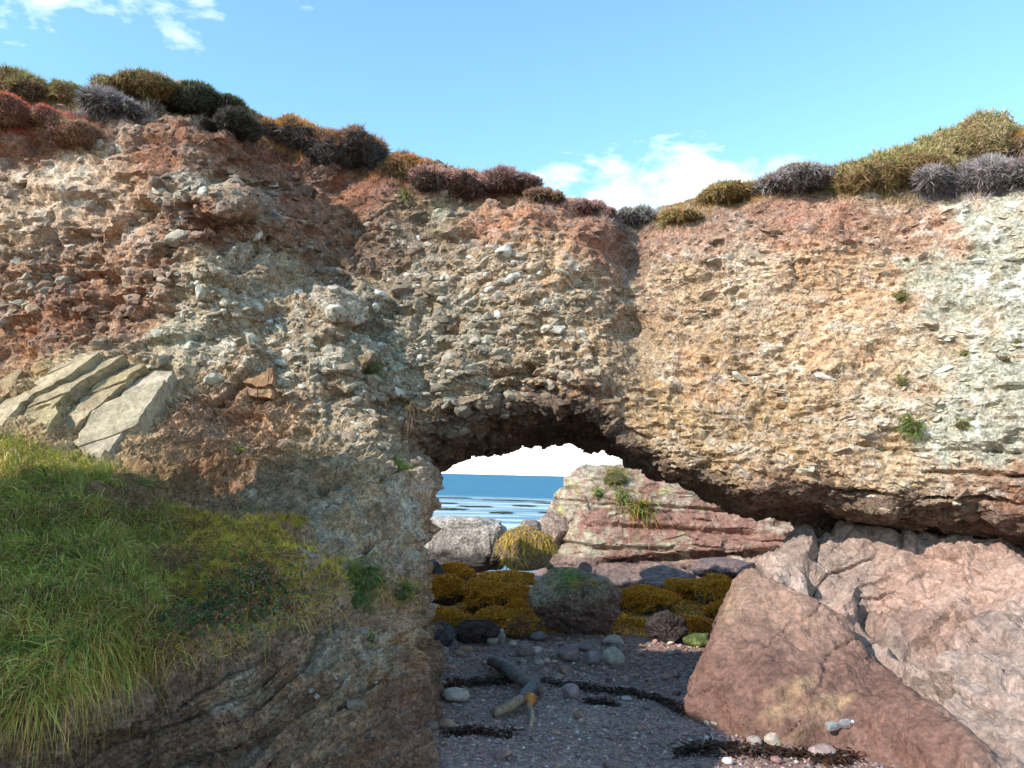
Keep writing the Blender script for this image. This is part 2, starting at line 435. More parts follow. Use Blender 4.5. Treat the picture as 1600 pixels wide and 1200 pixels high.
# ---- zones of the rock: albedo, lichen, clast relief, flaky relief (dip of the beds)
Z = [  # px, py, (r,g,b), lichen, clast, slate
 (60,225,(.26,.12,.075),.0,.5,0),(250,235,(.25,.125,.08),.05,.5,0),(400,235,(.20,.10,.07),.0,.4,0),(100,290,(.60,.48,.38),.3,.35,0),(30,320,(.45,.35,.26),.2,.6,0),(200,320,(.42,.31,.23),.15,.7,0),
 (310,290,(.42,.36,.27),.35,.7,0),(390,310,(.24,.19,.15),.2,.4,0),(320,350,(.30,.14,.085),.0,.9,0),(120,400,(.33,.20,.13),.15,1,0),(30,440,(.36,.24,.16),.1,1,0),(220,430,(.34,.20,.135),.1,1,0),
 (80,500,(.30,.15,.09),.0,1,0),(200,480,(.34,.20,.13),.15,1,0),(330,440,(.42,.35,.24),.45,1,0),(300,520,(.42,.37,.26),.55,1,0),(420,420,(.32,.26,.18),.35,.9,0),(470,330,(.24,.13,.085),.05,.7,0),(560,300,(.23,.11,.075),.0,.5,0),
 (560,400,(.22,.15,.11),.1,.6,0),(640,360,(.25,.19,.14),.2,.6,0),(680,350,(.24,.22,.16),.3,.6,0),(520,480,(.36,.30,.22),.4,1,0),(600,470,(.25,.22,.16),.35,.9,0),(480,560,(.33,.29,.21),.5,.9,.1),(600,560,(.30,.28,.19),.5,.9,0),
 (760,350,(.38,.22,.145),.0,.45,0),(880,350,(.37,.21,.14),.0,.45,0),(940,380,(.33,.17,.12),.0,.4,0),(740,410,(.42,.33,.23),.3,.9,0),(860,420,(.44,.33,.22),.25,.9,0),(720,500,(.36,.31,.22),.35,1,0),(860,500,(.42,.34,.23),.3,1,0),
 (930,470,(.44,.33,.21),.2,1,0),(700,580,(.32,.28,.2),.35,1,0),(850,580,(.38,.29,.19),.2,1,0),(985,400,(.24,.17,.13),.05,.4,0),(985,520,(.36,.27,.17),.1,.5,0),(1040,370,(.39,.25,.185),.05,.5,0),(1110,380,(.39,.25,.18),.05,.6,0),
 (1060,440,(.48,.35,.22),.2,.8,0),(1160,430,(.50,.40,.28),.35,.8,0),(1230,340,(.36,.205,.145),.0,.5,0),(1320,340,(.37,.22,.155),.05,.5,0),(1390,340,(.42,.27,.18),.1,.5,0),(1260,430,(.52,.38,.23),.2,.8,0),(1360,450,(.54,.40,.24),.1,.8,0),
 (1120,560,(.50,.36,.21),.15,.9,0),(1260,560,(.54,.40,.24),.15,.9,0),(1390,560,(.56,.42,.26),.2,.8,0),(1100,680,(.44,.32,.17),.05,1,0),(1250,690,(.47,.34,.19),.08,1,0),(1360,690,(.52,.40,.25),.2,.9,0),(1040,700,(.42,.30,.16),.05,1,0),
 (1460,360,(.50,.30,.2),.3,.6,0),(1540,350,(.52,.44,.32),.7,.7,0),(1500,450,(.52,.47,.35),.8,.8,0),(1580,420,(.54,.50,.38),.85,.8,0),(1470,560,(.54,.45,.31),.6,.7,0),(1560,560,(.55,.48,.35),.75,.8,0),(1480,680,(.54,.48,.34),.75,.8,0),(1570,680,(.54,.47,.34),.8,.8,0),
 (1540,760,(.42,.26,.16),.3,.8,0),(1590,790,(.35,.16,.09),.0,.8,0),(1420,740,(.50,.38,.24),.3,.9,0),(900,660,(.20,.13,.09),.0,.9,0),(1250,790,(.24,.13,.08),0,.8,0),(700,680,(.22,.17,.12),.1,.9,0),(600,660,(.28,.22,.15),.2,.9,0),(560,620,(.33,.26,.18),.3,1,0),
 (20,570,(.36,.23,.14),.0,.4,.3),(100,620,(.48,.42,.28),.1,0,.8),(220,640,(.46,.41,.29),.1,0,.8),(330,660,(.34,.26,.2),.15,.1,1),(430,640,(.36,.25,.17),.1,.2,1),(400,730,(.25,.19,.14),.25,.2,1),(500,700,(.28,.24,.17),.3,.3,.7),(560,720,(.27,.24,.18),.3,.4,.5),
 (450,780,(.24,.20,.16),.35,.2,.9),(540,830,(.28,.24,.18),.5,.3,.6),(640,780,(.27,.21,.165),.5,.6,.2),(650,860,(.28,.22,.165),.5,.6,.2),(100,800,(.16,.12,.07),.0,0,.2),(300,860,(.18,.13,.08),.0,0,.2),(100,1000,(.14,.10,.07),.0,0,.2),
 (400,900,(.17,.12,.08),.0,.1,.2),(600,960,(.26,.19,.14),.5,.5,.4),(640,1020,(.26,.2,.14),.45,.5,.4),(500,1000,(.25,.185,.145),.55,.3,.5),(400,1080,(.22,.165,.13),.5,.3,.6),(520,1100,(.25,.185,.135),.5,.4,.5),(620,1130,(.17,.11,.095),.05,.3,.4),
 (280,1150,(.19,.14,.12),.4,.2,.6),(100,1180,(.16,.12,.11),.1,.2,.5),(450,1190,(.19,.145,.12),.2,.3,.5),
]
zc = np.array([[z[0], z[1]] for z in Z], float)


def hit_field(px, py):
    d = ray(px, py); t = np.linspace(3.0, 14, 900); p = CAM + t[:, None] * d / d[1]
    yv = np.array([0.0]); ix = np.clip(((p[:, 0] - xs[0]) / VOX), 0, len(xs) - 1.001); iz = np.clip(((p[:, 2] - zs[0]) / VOX), 0, len(zs) - 1.001)
    f = p[:, 1] - yf[ix.astype(int), iz.astype(int)]
    k = np.argmax(f > 0); return p[k if f[k] > 0 else 600]


zw = np.array([hit_field(a, b) for a, b in zc])[:, [0, 2]]
zp = np.array([list(z[2]) + [z[3], z[4], z[5]] for z in Z], np.float32)


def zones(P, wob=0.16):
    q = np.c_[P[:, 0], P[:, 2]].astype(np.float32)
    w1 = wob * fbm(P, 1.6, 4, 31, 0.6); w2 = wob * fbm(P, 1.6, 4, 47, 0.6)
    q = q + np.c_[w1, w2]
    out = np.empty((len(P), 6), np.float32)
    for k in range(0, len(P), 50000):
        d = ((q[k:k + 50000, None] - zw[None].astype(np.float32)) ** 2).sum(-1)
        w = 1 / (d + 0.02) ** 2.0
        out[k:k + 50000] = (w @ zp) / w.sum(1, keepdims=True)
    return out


def mixc(a, b, t): return a * (1 - t[:, None]) + b * t[:, None]


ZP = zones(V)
DIP = math.radians(33)   # slate beds climb to the right
def bedcoord(P, dip=DIP): return -P[:, 0] * math.sin(dip) + P[:, 2] * math.cos(dip) + 0.25 * P[:, 1]
lum = fbm(V, 1.1, 4, 3)
clast, slate, lich = ZP[:, 4], ZP[:, 5], ZP[:, 3]
d0 = 0.20 * fbm(V * [1, 1, 1.4], 0.8, 5, 1, 0.55) + 0.07 * fbm(V * [1, 1, 1.6], 3.0, 3, 2, 0.6, True)
m1, m2, mid_, ofm = worley(V * [1.5, 1.5, 2.3] + 0.35 * np.c_[fbm(V, 1.5, 3, 66), fbm(V, 1.5, 3, 67), fbm(V, 1.5, 3, 68)], 19, vec=True)
d0 = d0 + (0.16 * (mid_ - .5) + .16 * facet(mid_, ofm)) * np.clip((m2 - m1) * 6, 0, 1)
pier = sstep(2.6, 2.0, V[:, 2]) * sstep(-.2, -.5, V[:, 0])
d0 = d0 + pier * (0.10 * fbm(V * [1, 1, .8], 2.2, 5, 501, .62, True) + .05 * fbm(V, 9, 4, 502, .65))
wq = V + 0.05 * np.c_[fbm(V, 5, 2, 71), fbm(V, 5, 2, 72), fbm(V, 5, 2, 73)]
flat = 1.35 + 0.75 * sstep(0.5, 2.5, V[:, 0])           # beds and flat pebbles further right
a1, b1, id1, of1 = worley(wq * np.c_[4.2 + 0 * flat, 4.2 + 0 * flat, 4.2 * flat], 21, vec=True)
a2, b2, id2, of2 = worley(wq * np.c_[9.5 + 0 * flat, 9.5 + 0 * flat, 9.5 * flat], 22, vec=True)
dome = lambda a, b: np.clip((b - a) * 1.8, 0, 1) ** 0.6
c1 = dome(a1, b1) * (id1 ** 1.5); c2 = dome(a2, b2) * id2
e1_ = np.clip((b1 - a1) * 4, 0, 1); e2_ = np.clip((b2 - a2) * 4, 0, 1)
d1 = clast * (e1_ * (.035 * id1 + .05 * facet(id1, of1)) + e2_ * (.022 * id2 + .035 * facet(id2, of2)) - .025)
pit = sstep(0.30, 0.55, fbm(V * [1, 1, 1.7], 2.6, 3, 60)) * clast * 0.13
bc = bedcoord(V)
lay = bc * 9 + 1.6 * fbm(V, 1.2, 3, 80)
saw = lay - np.floor(lay); lid = np.floor(lay)
lay2 = bc * 26 + 2.5 * fbm(V, 2.0, 3, 83); saw2 = lay2 - np.floor(lay2)
blk = vnoise(np.c_[V[:, 0] * 3.2, lid * 7.1, V[:, 2] * 1.5], 90)
d2 = slate * (0.085 * saw + 0.045 * saw2 + 0.07 * blk + 0.03 * fbm(V, 7, 3, 95))
# bedding notches low on the right wall
rb = sstep(0.8, 2.0, V[:, 0]) * sstep(3.3, 2.4, V[:, 2] + 0.08 * V[:, 0])
bed = np.abs(((V[:, 2] + 0.06 * V[:, 0] + 0.06 * fbm(V, 1.3, 3, 101)) * 4.1) % 1 - 0.5)
d3 = -0.16 * rb * sstep(0.10, 0.0, bed) * sstep(-0.1, 0.25, fbm(V * [1, 1, 4], 1.3, 2, 104))
# vertical joints: the crack by the far-right lichen wall
rs_ = 1 - .4 * sstep(.3, 1.4, V[:, 0]); d1 = d1 * rs_; pit = pit * rs_; d0 = d0 * (1 - .45 * sstep(.3, 1.4, V[:, 0]))
fl_ = fbm(V * [1, 1, 3.2], 8.0, 3, 210, .65, True); d0 = d0 + .045 * fl_ * sstep(-.5, 1.0, V[:, 0]) * clast
V2 = V + N * (d0 + d1 + d2 + d3 - pit)[:, None]
dark_ = (.95 - .12 * sstep(.2, 1.6, V[:, 0]))[:, None]
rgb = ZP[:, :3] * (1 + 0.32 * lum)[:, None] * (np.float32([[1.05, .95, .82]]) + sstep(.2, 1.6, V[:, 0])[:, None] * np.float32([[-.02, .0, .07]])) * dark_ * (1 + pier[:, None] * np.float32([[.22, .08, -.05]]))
redm = sstep(.05, .4, fbm(V * [1, 1, 1.8], 1.4, 4, 207)) * sstep(.6, .1, lich) * .4
rgb = mixc(rgb, rgb * np.float32([[1.0, .72, .60]]), redm)
# pebble colours follow the pebbles
pal = np.array([(.46, .36, .27), (.34, .22, .16), (.52, .46, .37), (.40, .27, .18), (.30, .24, .20), (.58, .52, .44)], np.float32)
pc1 = pal[(id1 * 5.99).astype(int)]; pc2 = pal[(id2 * 5.99).astype(int)]
br = (ZP[:, :3].mean(1) / 0.32)[:, None]
rgb = mixc(rgb, 0.55 * rgb + 0.45 * pc1 * br, np.clip(c1 * 2.0 * clast, 0, 1))
rgb = mixc(rgb, 0.6 * rgb + 0.4 * pc2 * br, np.clip(c2 * 1.6 * clast, 0, 1))
sl = vnoise(np.c_[lid * 3.3, lid * 1.7, V[:, 0] * 0.8], 111)
rgb = rgb * (1 + (0.45 * sl + .3 * vnoise(np.c_[np.floor(lay2) * 3.7, np.floor(lay2) * 1.3, V[:, 0] * 1.5], 113)) * slate)[:, None]
ln = fbm(V, 4.5, 5, 120, 0.62)
lm = sstep(0.34, 0.02, 0.62 - lich * 0.75 - ln * 0.55) * sstep(0.05, 0.25, lich)
lcol = mixc(np.tile(np.float32([.38, .365, .28]), (len(V), 1)), np.tile(np.float32([.70, .68, .60]), (len(V), 1)), sstep(0.1, 0.45, fbm(V, 6.5, 4, 130, 0.6)) * sstep(0.35, 0.8, lich + 0.15))
und_shade = sstep(-.25, -.6, N[:, 2]) * sstep(-1.2, -.9, V[:, 0])  # rock colour darkened on undersides to stand in for their shade
rgb = mixc(rgb, np.float32([[.12, .082, .06]]) * (1 + .4 * ln)[:, None], und_shade * .85); lm = lm * (1 - und_shade)
rgb = mixc(rgb, lcol, lm * np.clip(br[:, 0], .5, 1.1) * 0.85)
ARCH = link('rock_arch', None, label='tall weathered conglomerate cliff pierced by a low natural arch', cat='rock arch')
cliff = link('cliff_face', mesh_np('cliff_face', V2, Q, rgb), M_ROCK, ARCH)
print('cliff', len(V2), len(Q))

# ================================================================== PURPLE OUTCROP
PP = [(1095,1100,7.5),(1200,1138,6.85),(1300,1152,6.65),(1400,1178,6.3),(1480,1220,5.9),(1600,1260,5.4),(1110,1030,7.6),(1150,950,8.0),(1195,905,8.2),(1250,920,8.0),(1330,975,7.7),(1250,1000,7.5),(1180,1050,7.25),
      (1280,1080,6.95),(1340,1020,7.35),(1380,1080,6.95),(1225,892,8.75),(1300,920,8.55),(1350,970,8.25),(1420,1000,7.75),(1500,1000,7.35),(1600,1000,6.85),(1440,1090,6.85),(1500,1120,6.4),(1600,1100,6.1),(1550,1200,5.6),
      (1230,840,9.2),(1330,835,8.95),(1400,840,8.7),(1500,850,8.3),(1600,875,7.8),(1300,875,8.75),(1400,900,8.4),(1480,910,8.05),(1600,930,7.4),(1220,800,9.9),(1350,796,9.6),(1480,806,9.2),(1600,828,8.8),
      (1800,850,8.4),(1800,950,6.9),(1800,1100,5.8),(1200,1260,6.7),(1400,1300,6.2)]
pw = np.array([at(*c) for c in PP]); YP = rbf(pw[:, [0, 2]], pw[:, 1], c=0.10)
v = 0.045
px_ = np.arange(1.5, 6.6, v); pz_ = np.arange(-0.4, 2.45, v); py_ = np.arange(4.4, 11.2, v)
A, B = np.meshgrid(px_, pz_, indexing='ij')
fp = YP(np.c_[A.ravel(), B.ravel()]).reshape(A.shape).astype(np.float32)
xl = np.interp(pz_, [-0.4, 0.1, 0.24, 0.46, 0.75, 1.0, 1.2, 1.3, 1.5, 2.2], [1.85, 1.82, 1.84, 1.98, 2.19, 2.37, 2.62, 2.95, 3.12, 3.2]).astype(np.float32)
Fp = np.minimum(py_[None, :, None] - fp[:, None, :], np.float32(10.9) - py_[None, :, None])
Fp = np.minimum(Fp, (px_[:, None, None] - xl[None, None, :] - 0.34 * np.maximum(py_[None, :, None] - 7.4 - 0.6 * pz_[None, None, :], -.4)))
Fp = np.minimum(Fp, 2.25 + 0 * Fp - pz_[None, None, :])
Vp, Qp = surface_nets(Fp.astype(np.float32), px_, py_, pz_); Vp = relax(Vp, Qp, 2, .5); Np = vnormals(Vp, Qp)
fcn = Vp[Qp].mean(1); fnn = Np[Qp].mean(1)
Vp, Qp = subdivide(Vp, Qp, ((fnn * (CAM - fcn)).sum(1) > -0.1) & (fcn[:, 2] > -0.15)); Np = vnormals(Vp, Qp)
# fractured facets: two joint sets plus smooth wave-worn undulation
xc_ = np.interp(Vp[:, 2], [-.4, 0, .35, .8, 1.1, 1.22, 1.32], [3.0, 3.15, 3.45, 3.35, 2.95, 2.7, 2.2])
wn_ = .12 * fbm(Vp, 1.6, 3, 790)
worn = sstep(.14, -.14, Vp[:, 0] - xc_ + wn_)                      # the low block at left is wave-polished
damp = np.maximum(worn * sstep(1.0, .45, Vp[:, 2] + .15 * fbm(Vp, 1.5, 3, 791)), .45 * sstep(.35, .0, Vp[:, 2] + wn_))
rot = lambda P, a: np.c_[P[:, 0] * math.cos(a) + P[:, 2] * math.sin(a), P[:, 1], -P[:, 0] * math.sin(a) + P[:, 2] * math.cos(a)]
rp = rot(Vp, math.radians(28))
f1, f2, fid = worley(rp * [1.1, 1.1, 3.4] + 0.25 * np.c_[fbm(Vp, 2, 2, 7), fbm(Vp, 2, 2, 8), fbm(Vp, 2, 2, 9)], 5)
rp2 = rot(Vp, math.radians(-38))
g1, g2, gid = worley(rp2 * [1.6, 2.0, 5.0] + 0.2 * np.c_[fbm(Vp, 2, 2, 17), fbm(Vp, 2, 2, 18), fbm(Vp, 2, 2, 19)], 6)
tilt = (rp[:, 2] * 3.4 % 1)
frac = 1 - 0.93 * worn

def joints(P, ang, freq, w, sd_):
    q = P[:, 0] * math.cos(ang) + P[:, 2] * math.sin(ang) + .35 * P[:, 1] * math.sin(ang + 1)
    t = q * freq + .8 * fbm(P, .9, 4, sd_); fr = t - np.floor(t)
    return fr, np.floor(t), sstep(w, 0, np.minimum(fr, 1 - fr)) * sstep(-.15, .2, fbm(P, 1.1, 3, sd_ + 9))

ja, jai, jac = joints(Vp, math.radians(118), 2.6, .05, 700)
jb, jbi, jbc = joints(Vp, math.radians(52), 1.9, .05, 720)
jc_, jci, jcc = joints(Vp, math.radians(125), 7.5, .08, 740)
crk = sstep(0.07, 0.0, f2 - f1); crk2 = sstep(0.06, 0.0, g2 - g1) * sstep(-0.1, .2, fbm(Vp, 1.2, 2, 33))
dp = frac * (0.12 * (fid - .5) * np.clip((f2 - f1) * 6, 0, 1) + 0.05 * (gid - .5) * np.clip((g2 - g1) * 6, 0, 1)) + 0.07 * fbm(Vp, 1.3, 4, 14) + 0.02 * fbm(Vp, 7, 3, 15) + 0.012 * fbm(rp * [1.5, 1.5, 9], 1.2, 3, 16) * frac
ra = rot(Vp, math.radians(38)); wv = np.c_[fbm(Vp, 1.3, 3, 801), fbm(Vp, 1.3, 3, 802), fbm(Vp, 1.3, 3, 803)]
k1, k2, kid, kof = worley(ra * [1.2, 1.2, 2.9] + .3 * wv, 61, vec=True)
q1, q2, qid, qof = worley(rot(Vp, math.radians(-30)) * [2.6, 2.6, 6.5] + .3 * wv, 62, vec=True)
dp = dp + frac * ((.13 * (kid - .5) + .19 * facet(kid, kof)) * np.clip((k2 - k1) * 9, .35, 1) + (.04 * (qid - .5) + .045 * facet(qid, qof)) * np.clip((q2 - q1) * 8, .3, 1) - .07 * jac - .06 * jbc - .02 * jcc)
dp = dp + worn * (.07 * fbm(Vp, 1.7, 4, 760, .5) + .035 * fbm(Vp, 4.5, 4, 763, .6, True) + .025 * fbm(Vp, 9, 3, 761, .6) - .018 * jac) + .02 * frac * fbm(Vp, 9, 3, 762, .6)
crease = np.exp(-((Vp[:, 0] - xc_ + wn_ - .10) / .07) ** 2) * sstep(.3, .5, Vp[:, 2]) * sstep(1.4, 1.2, Vp[:, 2])
dp = dp - .16 * crease
dp = dp + .09 * worn
Vp2 = Vp + Np * dp[:, None]
cp = np.tile(np.float32([.305, .228, .188]), (len(Vp), 1))
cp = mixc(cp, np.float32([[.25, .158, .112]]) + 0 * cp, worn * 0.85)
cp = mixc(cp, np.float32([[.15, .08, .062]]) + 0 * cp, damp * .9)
cp = mixc(cp, np.float32([[.33, .20, .15]]) + 0 * cp, sstep(0, .5, fbm(Vp, .9, 4, 55)) * 0.6)
cp = mixc(cp, np.float32([[.46, .32, .17]]) + 0 * cp, sstep(.25, .5, fbm(rp * [.8, 1, 3], 1.1, 4, 56)) * 0.5)
cp = mixc(cp, np.float32([[.30, .18, .13]]) + 0 * cp, sstep(1.35, 1.8, Vp[:, 2]) * sstep(4.0, 3.2, Vp[:, 0]) * .6)
cp *= (1 + 0.16 * (fid - .5) * frac + .25 * vnoise(np.c_[jai * 5.1, jbi * 3.3, jai], 5) * frac + 0.18 * fbm(Vp, 2.5, 5, 57, .6))[:, None]
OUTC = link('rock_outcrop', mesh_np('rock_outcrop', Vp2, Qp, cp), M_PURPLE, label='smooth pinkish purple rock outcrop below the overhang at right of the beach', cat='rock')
print('purple', len(Vp2))

# ================================================================== LAYERED ROCK SEEN THROUGH THE ARCH
v = 0.07
sx_ = np.arange(0.3, 9.5, v); sy_ = np.arange(17.6, 27, v * 1.6); sz_ = np.arange(-0.9, 3.0, v)
xlz = np.interp(sz_, [-.9, -.35, .3, .9, 1.15, 1.7, 2.2, 2.6], [1.0, 1.0, .92, .76, .86, 1.2, 1.5, 1.75]).astype(np.float32)
A, B = np.meshgrid(sx_, sz_, indexing='ij')
ff = 20.0 + 0.35 * (B - 0.6) + 0.9 * sstep(1.6, 0.3, A - 0.6) + 0.5 * sstep(1.6, 2.6, B) - 0.05 * A - 0.5 * sstep(-.1, -.5, B) * 0
ff += -0.9 * sstep(-0.12, -0.30, B - 0.10 * (A - 2.2)) * sstep(1.8, 2.6, A)       # low bench at its foot
ff += 0.45 * np.exp(-((B - 0.02 - 0.10 * (A - 2.2)) / 0.06) ** 2) * sstep(1.8, 2.8, A)  # undercut above the bench
zt = np.interp(sx_, [.3, 1.4, 1.9, 2.6, 3.4, 5, 9.5], [1.6, 2.2, 2.42, 2.52, 2.5, 2.45, 2.4]).astype(np.float32)
Fs = np.minimum(sy_[None, :, None] - ff.astype(np.float32)[:, None, :], 26.3 - sy_[None, :, None])
Fs = np.minimum(Fs, zt[:, None, None] - sz_[None, None, :]); Fs = np.minimum(Fs, sx_[:, None, None] - xlz[None, None, :] - 0.25 * np.maximum(sy_[None, :, None] - 21, 0))
Vs, Qs = surface_nets(Fs.astype(np.float32), sx_, sy_, sz_); Vs = relax(Vs, Qs, 1, .5); Ns = vnormals(Vs, Qs)
fcn = Vs[Qs].mean(1); fnn = Ns[Qs].mean(1)
Vs, Qs = subdivide(Vs, Qs, (fnn * (CAM - fcn)).sum(1) > 0); Ns = vnormals(Vs, Qs)
bz = Vs[:, 2] + 0.035 * Vs[:, 0] + 0.05 * fbm(Vs, .8, 3, 3)
hard = vnoise(np.c_[bz * 3.1, 0 * bz, 0 * bz + 3.3], 40) + 0.6 * vnoise(np.c_[bz * 8.3, 0 * bz, 0.3 * Vs[:, 0]], 41)
notch = sum(np.exp(-((bz - z0) / w0) ** 2) * sstep(-.35, .1, fbm(Vs, .9, 2, int(90 + 10 * z0))) for z0, w0 in ((1.08, .05), (1.62, .035), (.55, .04), (1.98, .04)))
w1, w2, wid = worley(Vs * [1.3, 1.3, 4.2], 12)
ds = 0.07 * hard - 0.15 * notch + 0.10 * (wid - .5) + 0.14 * fbm(Vs, 1.3, 5, 44) + 0.03 * fbm(Vs, 8, 3, 45)
Vs2 = Vs + Ns * ds[:, None]
cs = np.tile(np.float32([.34, .19, .145]), (len(Vs), 1))
cs = mixc(cs, np.float32([[.40, .26, .20]]) + 0 * cs, sstep(-.2, .6, hard + .6 * fbm(Vs, 1.2, 3, 58)) * .7)
ls = sstep(.05, .35, fbm(Vs, 1.8, 5, 50, .6) + 0.25 * hard + 0.5 * sstep(3.4, 1.0, Vs[:, 0]) + 0.06) * sstep(-.1, .3, Vs[:, 2])
ls = ls * sstep(-.5, .1, fbm(Vs, 7, 3, 59, .65))
cs = mixc(cs, np.float32([[.46, .42, .31]]) + 0 * cs, ls * .85)
yl = sstep(.2, .45, fbm(Vs, 2.2, 4, 52)) * sstep(.2, .6, Vs[:, 2]); cs = mixc(cs, np.float32([[.47, .44, .17]]) + 0 * cs, yl * ls * .9)
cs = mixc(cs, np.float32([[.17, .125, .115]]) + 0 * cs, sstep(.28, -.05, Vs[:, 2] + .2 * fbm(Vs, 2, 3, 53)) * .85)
cs *= (.80 + .2 * fbm(Vs, 4, 4, 54))[:, None]
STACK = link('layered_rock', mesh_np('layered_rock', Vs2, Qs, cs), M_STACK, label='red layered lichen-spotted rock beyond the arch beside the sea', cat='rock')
print('stack', len(Vs2))

# ================================================================== BEACH, SEABED, SEA
def beach_z(x, y):
    z = np.interp(y, [-60, -2, 3, 5.5, 7, 9, 10.6, 12.5, 18, 24, 40, 80], [2.5, .9, .35, .12, .0, -.06, -.10, -.22, -.42, -.62, -1.6, -6])
    return z + 0.05 * np.sin(x * 1.3 + y * .5) + 0.03 * np.sin(y * 2.1 - x * .7)


def grid_sheet(xa, ya):
    X, Y = np.meshgrid(xa, ya, indexing='ij'); n, m = X.shape
    i = np.arange(n * m).reshape(n, m)
    return X.ravel(), Y.ravel(), np.stack([i[:-1, :-1], i[1:, :-1], i[1:, 1:], i[:-1, 1:]], -1).reshape(-1, 4)


xa = np.unique(np.r_[np.linspace(-9000, -40, 14), np.linspace(-40, -4, 30), np.arange(-4, 6, .05), np.linspace(6, 40, 30), np.linspace(40, 9000, 14)])
ya = np.unique(np.r_[np.linspace(-9000, -60, 10), np.linspace(-60, 4, 24), np.arange(4, 13, .05), np.arange(13, 24, .15), np.linspace(24, 80, 20), np.linspace(80, 12000, 14)])
X, Y, Qb = grid_sheet(xa, ya)
zb_ = beach_z(X, Y); near = (np.abs(X) < 12) & (Y > -10) & (Y < 40)
Pb = np.c_[X, Y, zb_]
zb_ = zb_ + np.where(near, 0.035 * fbm(Pb * [1, 1, 0], 1.8, 4, 3) + 0.014 * fbm(Pb * [1, 1, 0], 12, 3, 4), 0)
cb = np.tile(np.float32([.30, .195, .165]), (len(X), 1))
cb *= (1 + .3 * fbm(Pb * [1, 1, 0], 1.5, 4, 6) + .25 * fbm(Pb * [1, 1, 0], 20, 2, 7))[:, None]
wz = sstep(12.0, 12.6, Y + .5 * fbm(Pb * [1, 1, 0], .9, 3, 9)) * sstep(18.5, 17.5, Y) * sstep(-2.5, -2, X) * sstep(5.5, 5, X)
cb = mixc(cb, np.float32([[.24, .115, .02]]) * (1 + .4 * fbm(Pb * [1, 1, 0], 3, 3, 12))[:, None], wz * .9)   # wrack covered ground
BEACH = link('beach_ground', mesh_np('beach_ground', np.c_[X, Y, zb_], Qb, cb, True), M_BEACH, kind='structure')

xa = np.unique(np.r_[np.linspace(-9000, -60, 12), np.linspace(-60, 60, 60), np.linspace(60, 9000, 12)])
ya = np.unique(np.r_[np.linspace(23, 120, 60), np.geomspace(120, 12000, 40)])
X, Y, Qw = grid_sheet(xa, ya)
m, nt, b = newmat('sea_water'); Nn, L = nt.nodes, nt.links
Nn.remove(b); outn = [q for q in Nn if q.type == 'OUTPUT_MATERIAL'][0]
dif = Nn.new('ShaderNodeBsdfDiffuse'); dif.inputs[0].default_value = (.045, .175, .27, 1); glo = Nn.new('ShaderNodeBsdfGlossy'); glo.inputs['Roughness'].default_value = .22
g = Nn.new('ShaderNodeNewGeometry'); mp = Nn.new('ShaderNodeMapping'); mp.inputs['Scale'].default_value = (0.22, 1.0, 1); L.new(g.outputs['Position'], mp.inputs[0])
nz = Nn.new('ShaderNodeTexNoise'); nz.inputs['Scale'].default_value = 0.5; nz.inputs['Detail'].default_value = 8; nz.inputs['Roughness'].default_value = .62; L.new(mp.outputs[0], nz.inputs['Vector'])
nl_ = Nn.new('ShaderNodeTexNoise'); nl_.inputs['Scale'].default_value = 0.09; nl_.inputs['Detail'].default_value = 4; L.new(mp.outputs[0], nl_.inputs['Vector'])
sp = Nn.new('ShaderNodeSeparateXYZ'); L.new(g.outputs['Position'], sp.inputs[0])
wv_ = Nn.new('ShaderNodeMath'); wv_.operation = 'MULTIPLY_ADD'; L.new(nl_.outputs['Fac'], wv_.inputs[0]); wv_.inputs[1].default_value = 46; L.new(sp.outputs[1], wv_.inputs[2])
cal = Nn.new('ShaderNodeMapRange'); cal.inputs[1].default_value = 100; cal.inputs[2].default_value = 126; cal.inputs[3].default_value = .42; cal.inputs[4].default_value = .05; L.new(wv_.outputs[0], cal.inputs[0])
rip = Nn.new('ShaderNodeMapRange'); rip.inputs[1].default_value = .42; rip.inputs[2].default_value = .62; rip.inputs[3].default_value = .35; rip.inputs[4].default_value = 1.7; L.new(nz.outputs['Fac'], rip.inputs[0])
fac = Nn.new('ShaderNodeMath'); fac.operation = 'MULTIPLY'; fac.use_clamp = True; L.new(cal.outputs[0], fac.inputs[0]); L.new(rip.outputs[0], fac.inputs[1])
bp = Nn.new('ShaderNodeBump'); bp.inputs['Distance'].default_value = .7; bp.inputs['Strength'].default_value = .6; L.new(nz.outputs['Fac'], bp.inputs['Height']); L.new(bp.outputs[0], dif.inputs['Normal'])
mxs = Nn.new('ShaderNodeMixShader'); L.new(fac.outputs[0], mxs.inputs[0]); L.new(dif.outputs[0], mxs.inputs[1]); L.new(glo.outputs[0], mxs.inputs[2]); L.new(mxs.outputs[0], outn.inputs[0])
SEA = link('sea', mesh_np('sea', np.c_[X, Y, np.full(len(X), -.62)], Qw, None, True), m, kind='structure')

# ================================================================== UNSEEN HEADLAND added to shade the cove (behind and left of the camera)
v = 0.25
hx = np.arange(-16, -3.2, v); hy = np.arange(-13, 6.2, v); hz_ = np.arange(-.5, 8.0, v)
A, B, C3 = np.meshgrid(hx, hy, hz_, indexing='ij')
nn = fbm(np.c_[A.ravel(), B.ravel(), C3.ravel()], .45, 4, 9).reshape(A.shape) * .8
Fh = np.minimum.reduce([-3.9 - A - .12 * C3, 3.6 - B - .1 * C3, 4.9 + 0 * A - C3, A + 15.5, B + 12.5])
Fh = np.maximum(Fh, np.minimum.reduce([-4.1 - A - .05 * C3, A + 6.4, 5.3 - B, B - 3.2, 5.7 + 0 * A - C3])) + nn * .8  # unseen buttress added to keep sun off the beach
Vh, Qh = surface_nets(Fh.astype(np.float32), hx, hy, hz_)
ch = np.tile(np.float32([.33, .22, .16]), (len(Vh), 1)) * (1 + .4 * fbm(Vh, 1, 4, 2))[:, None]
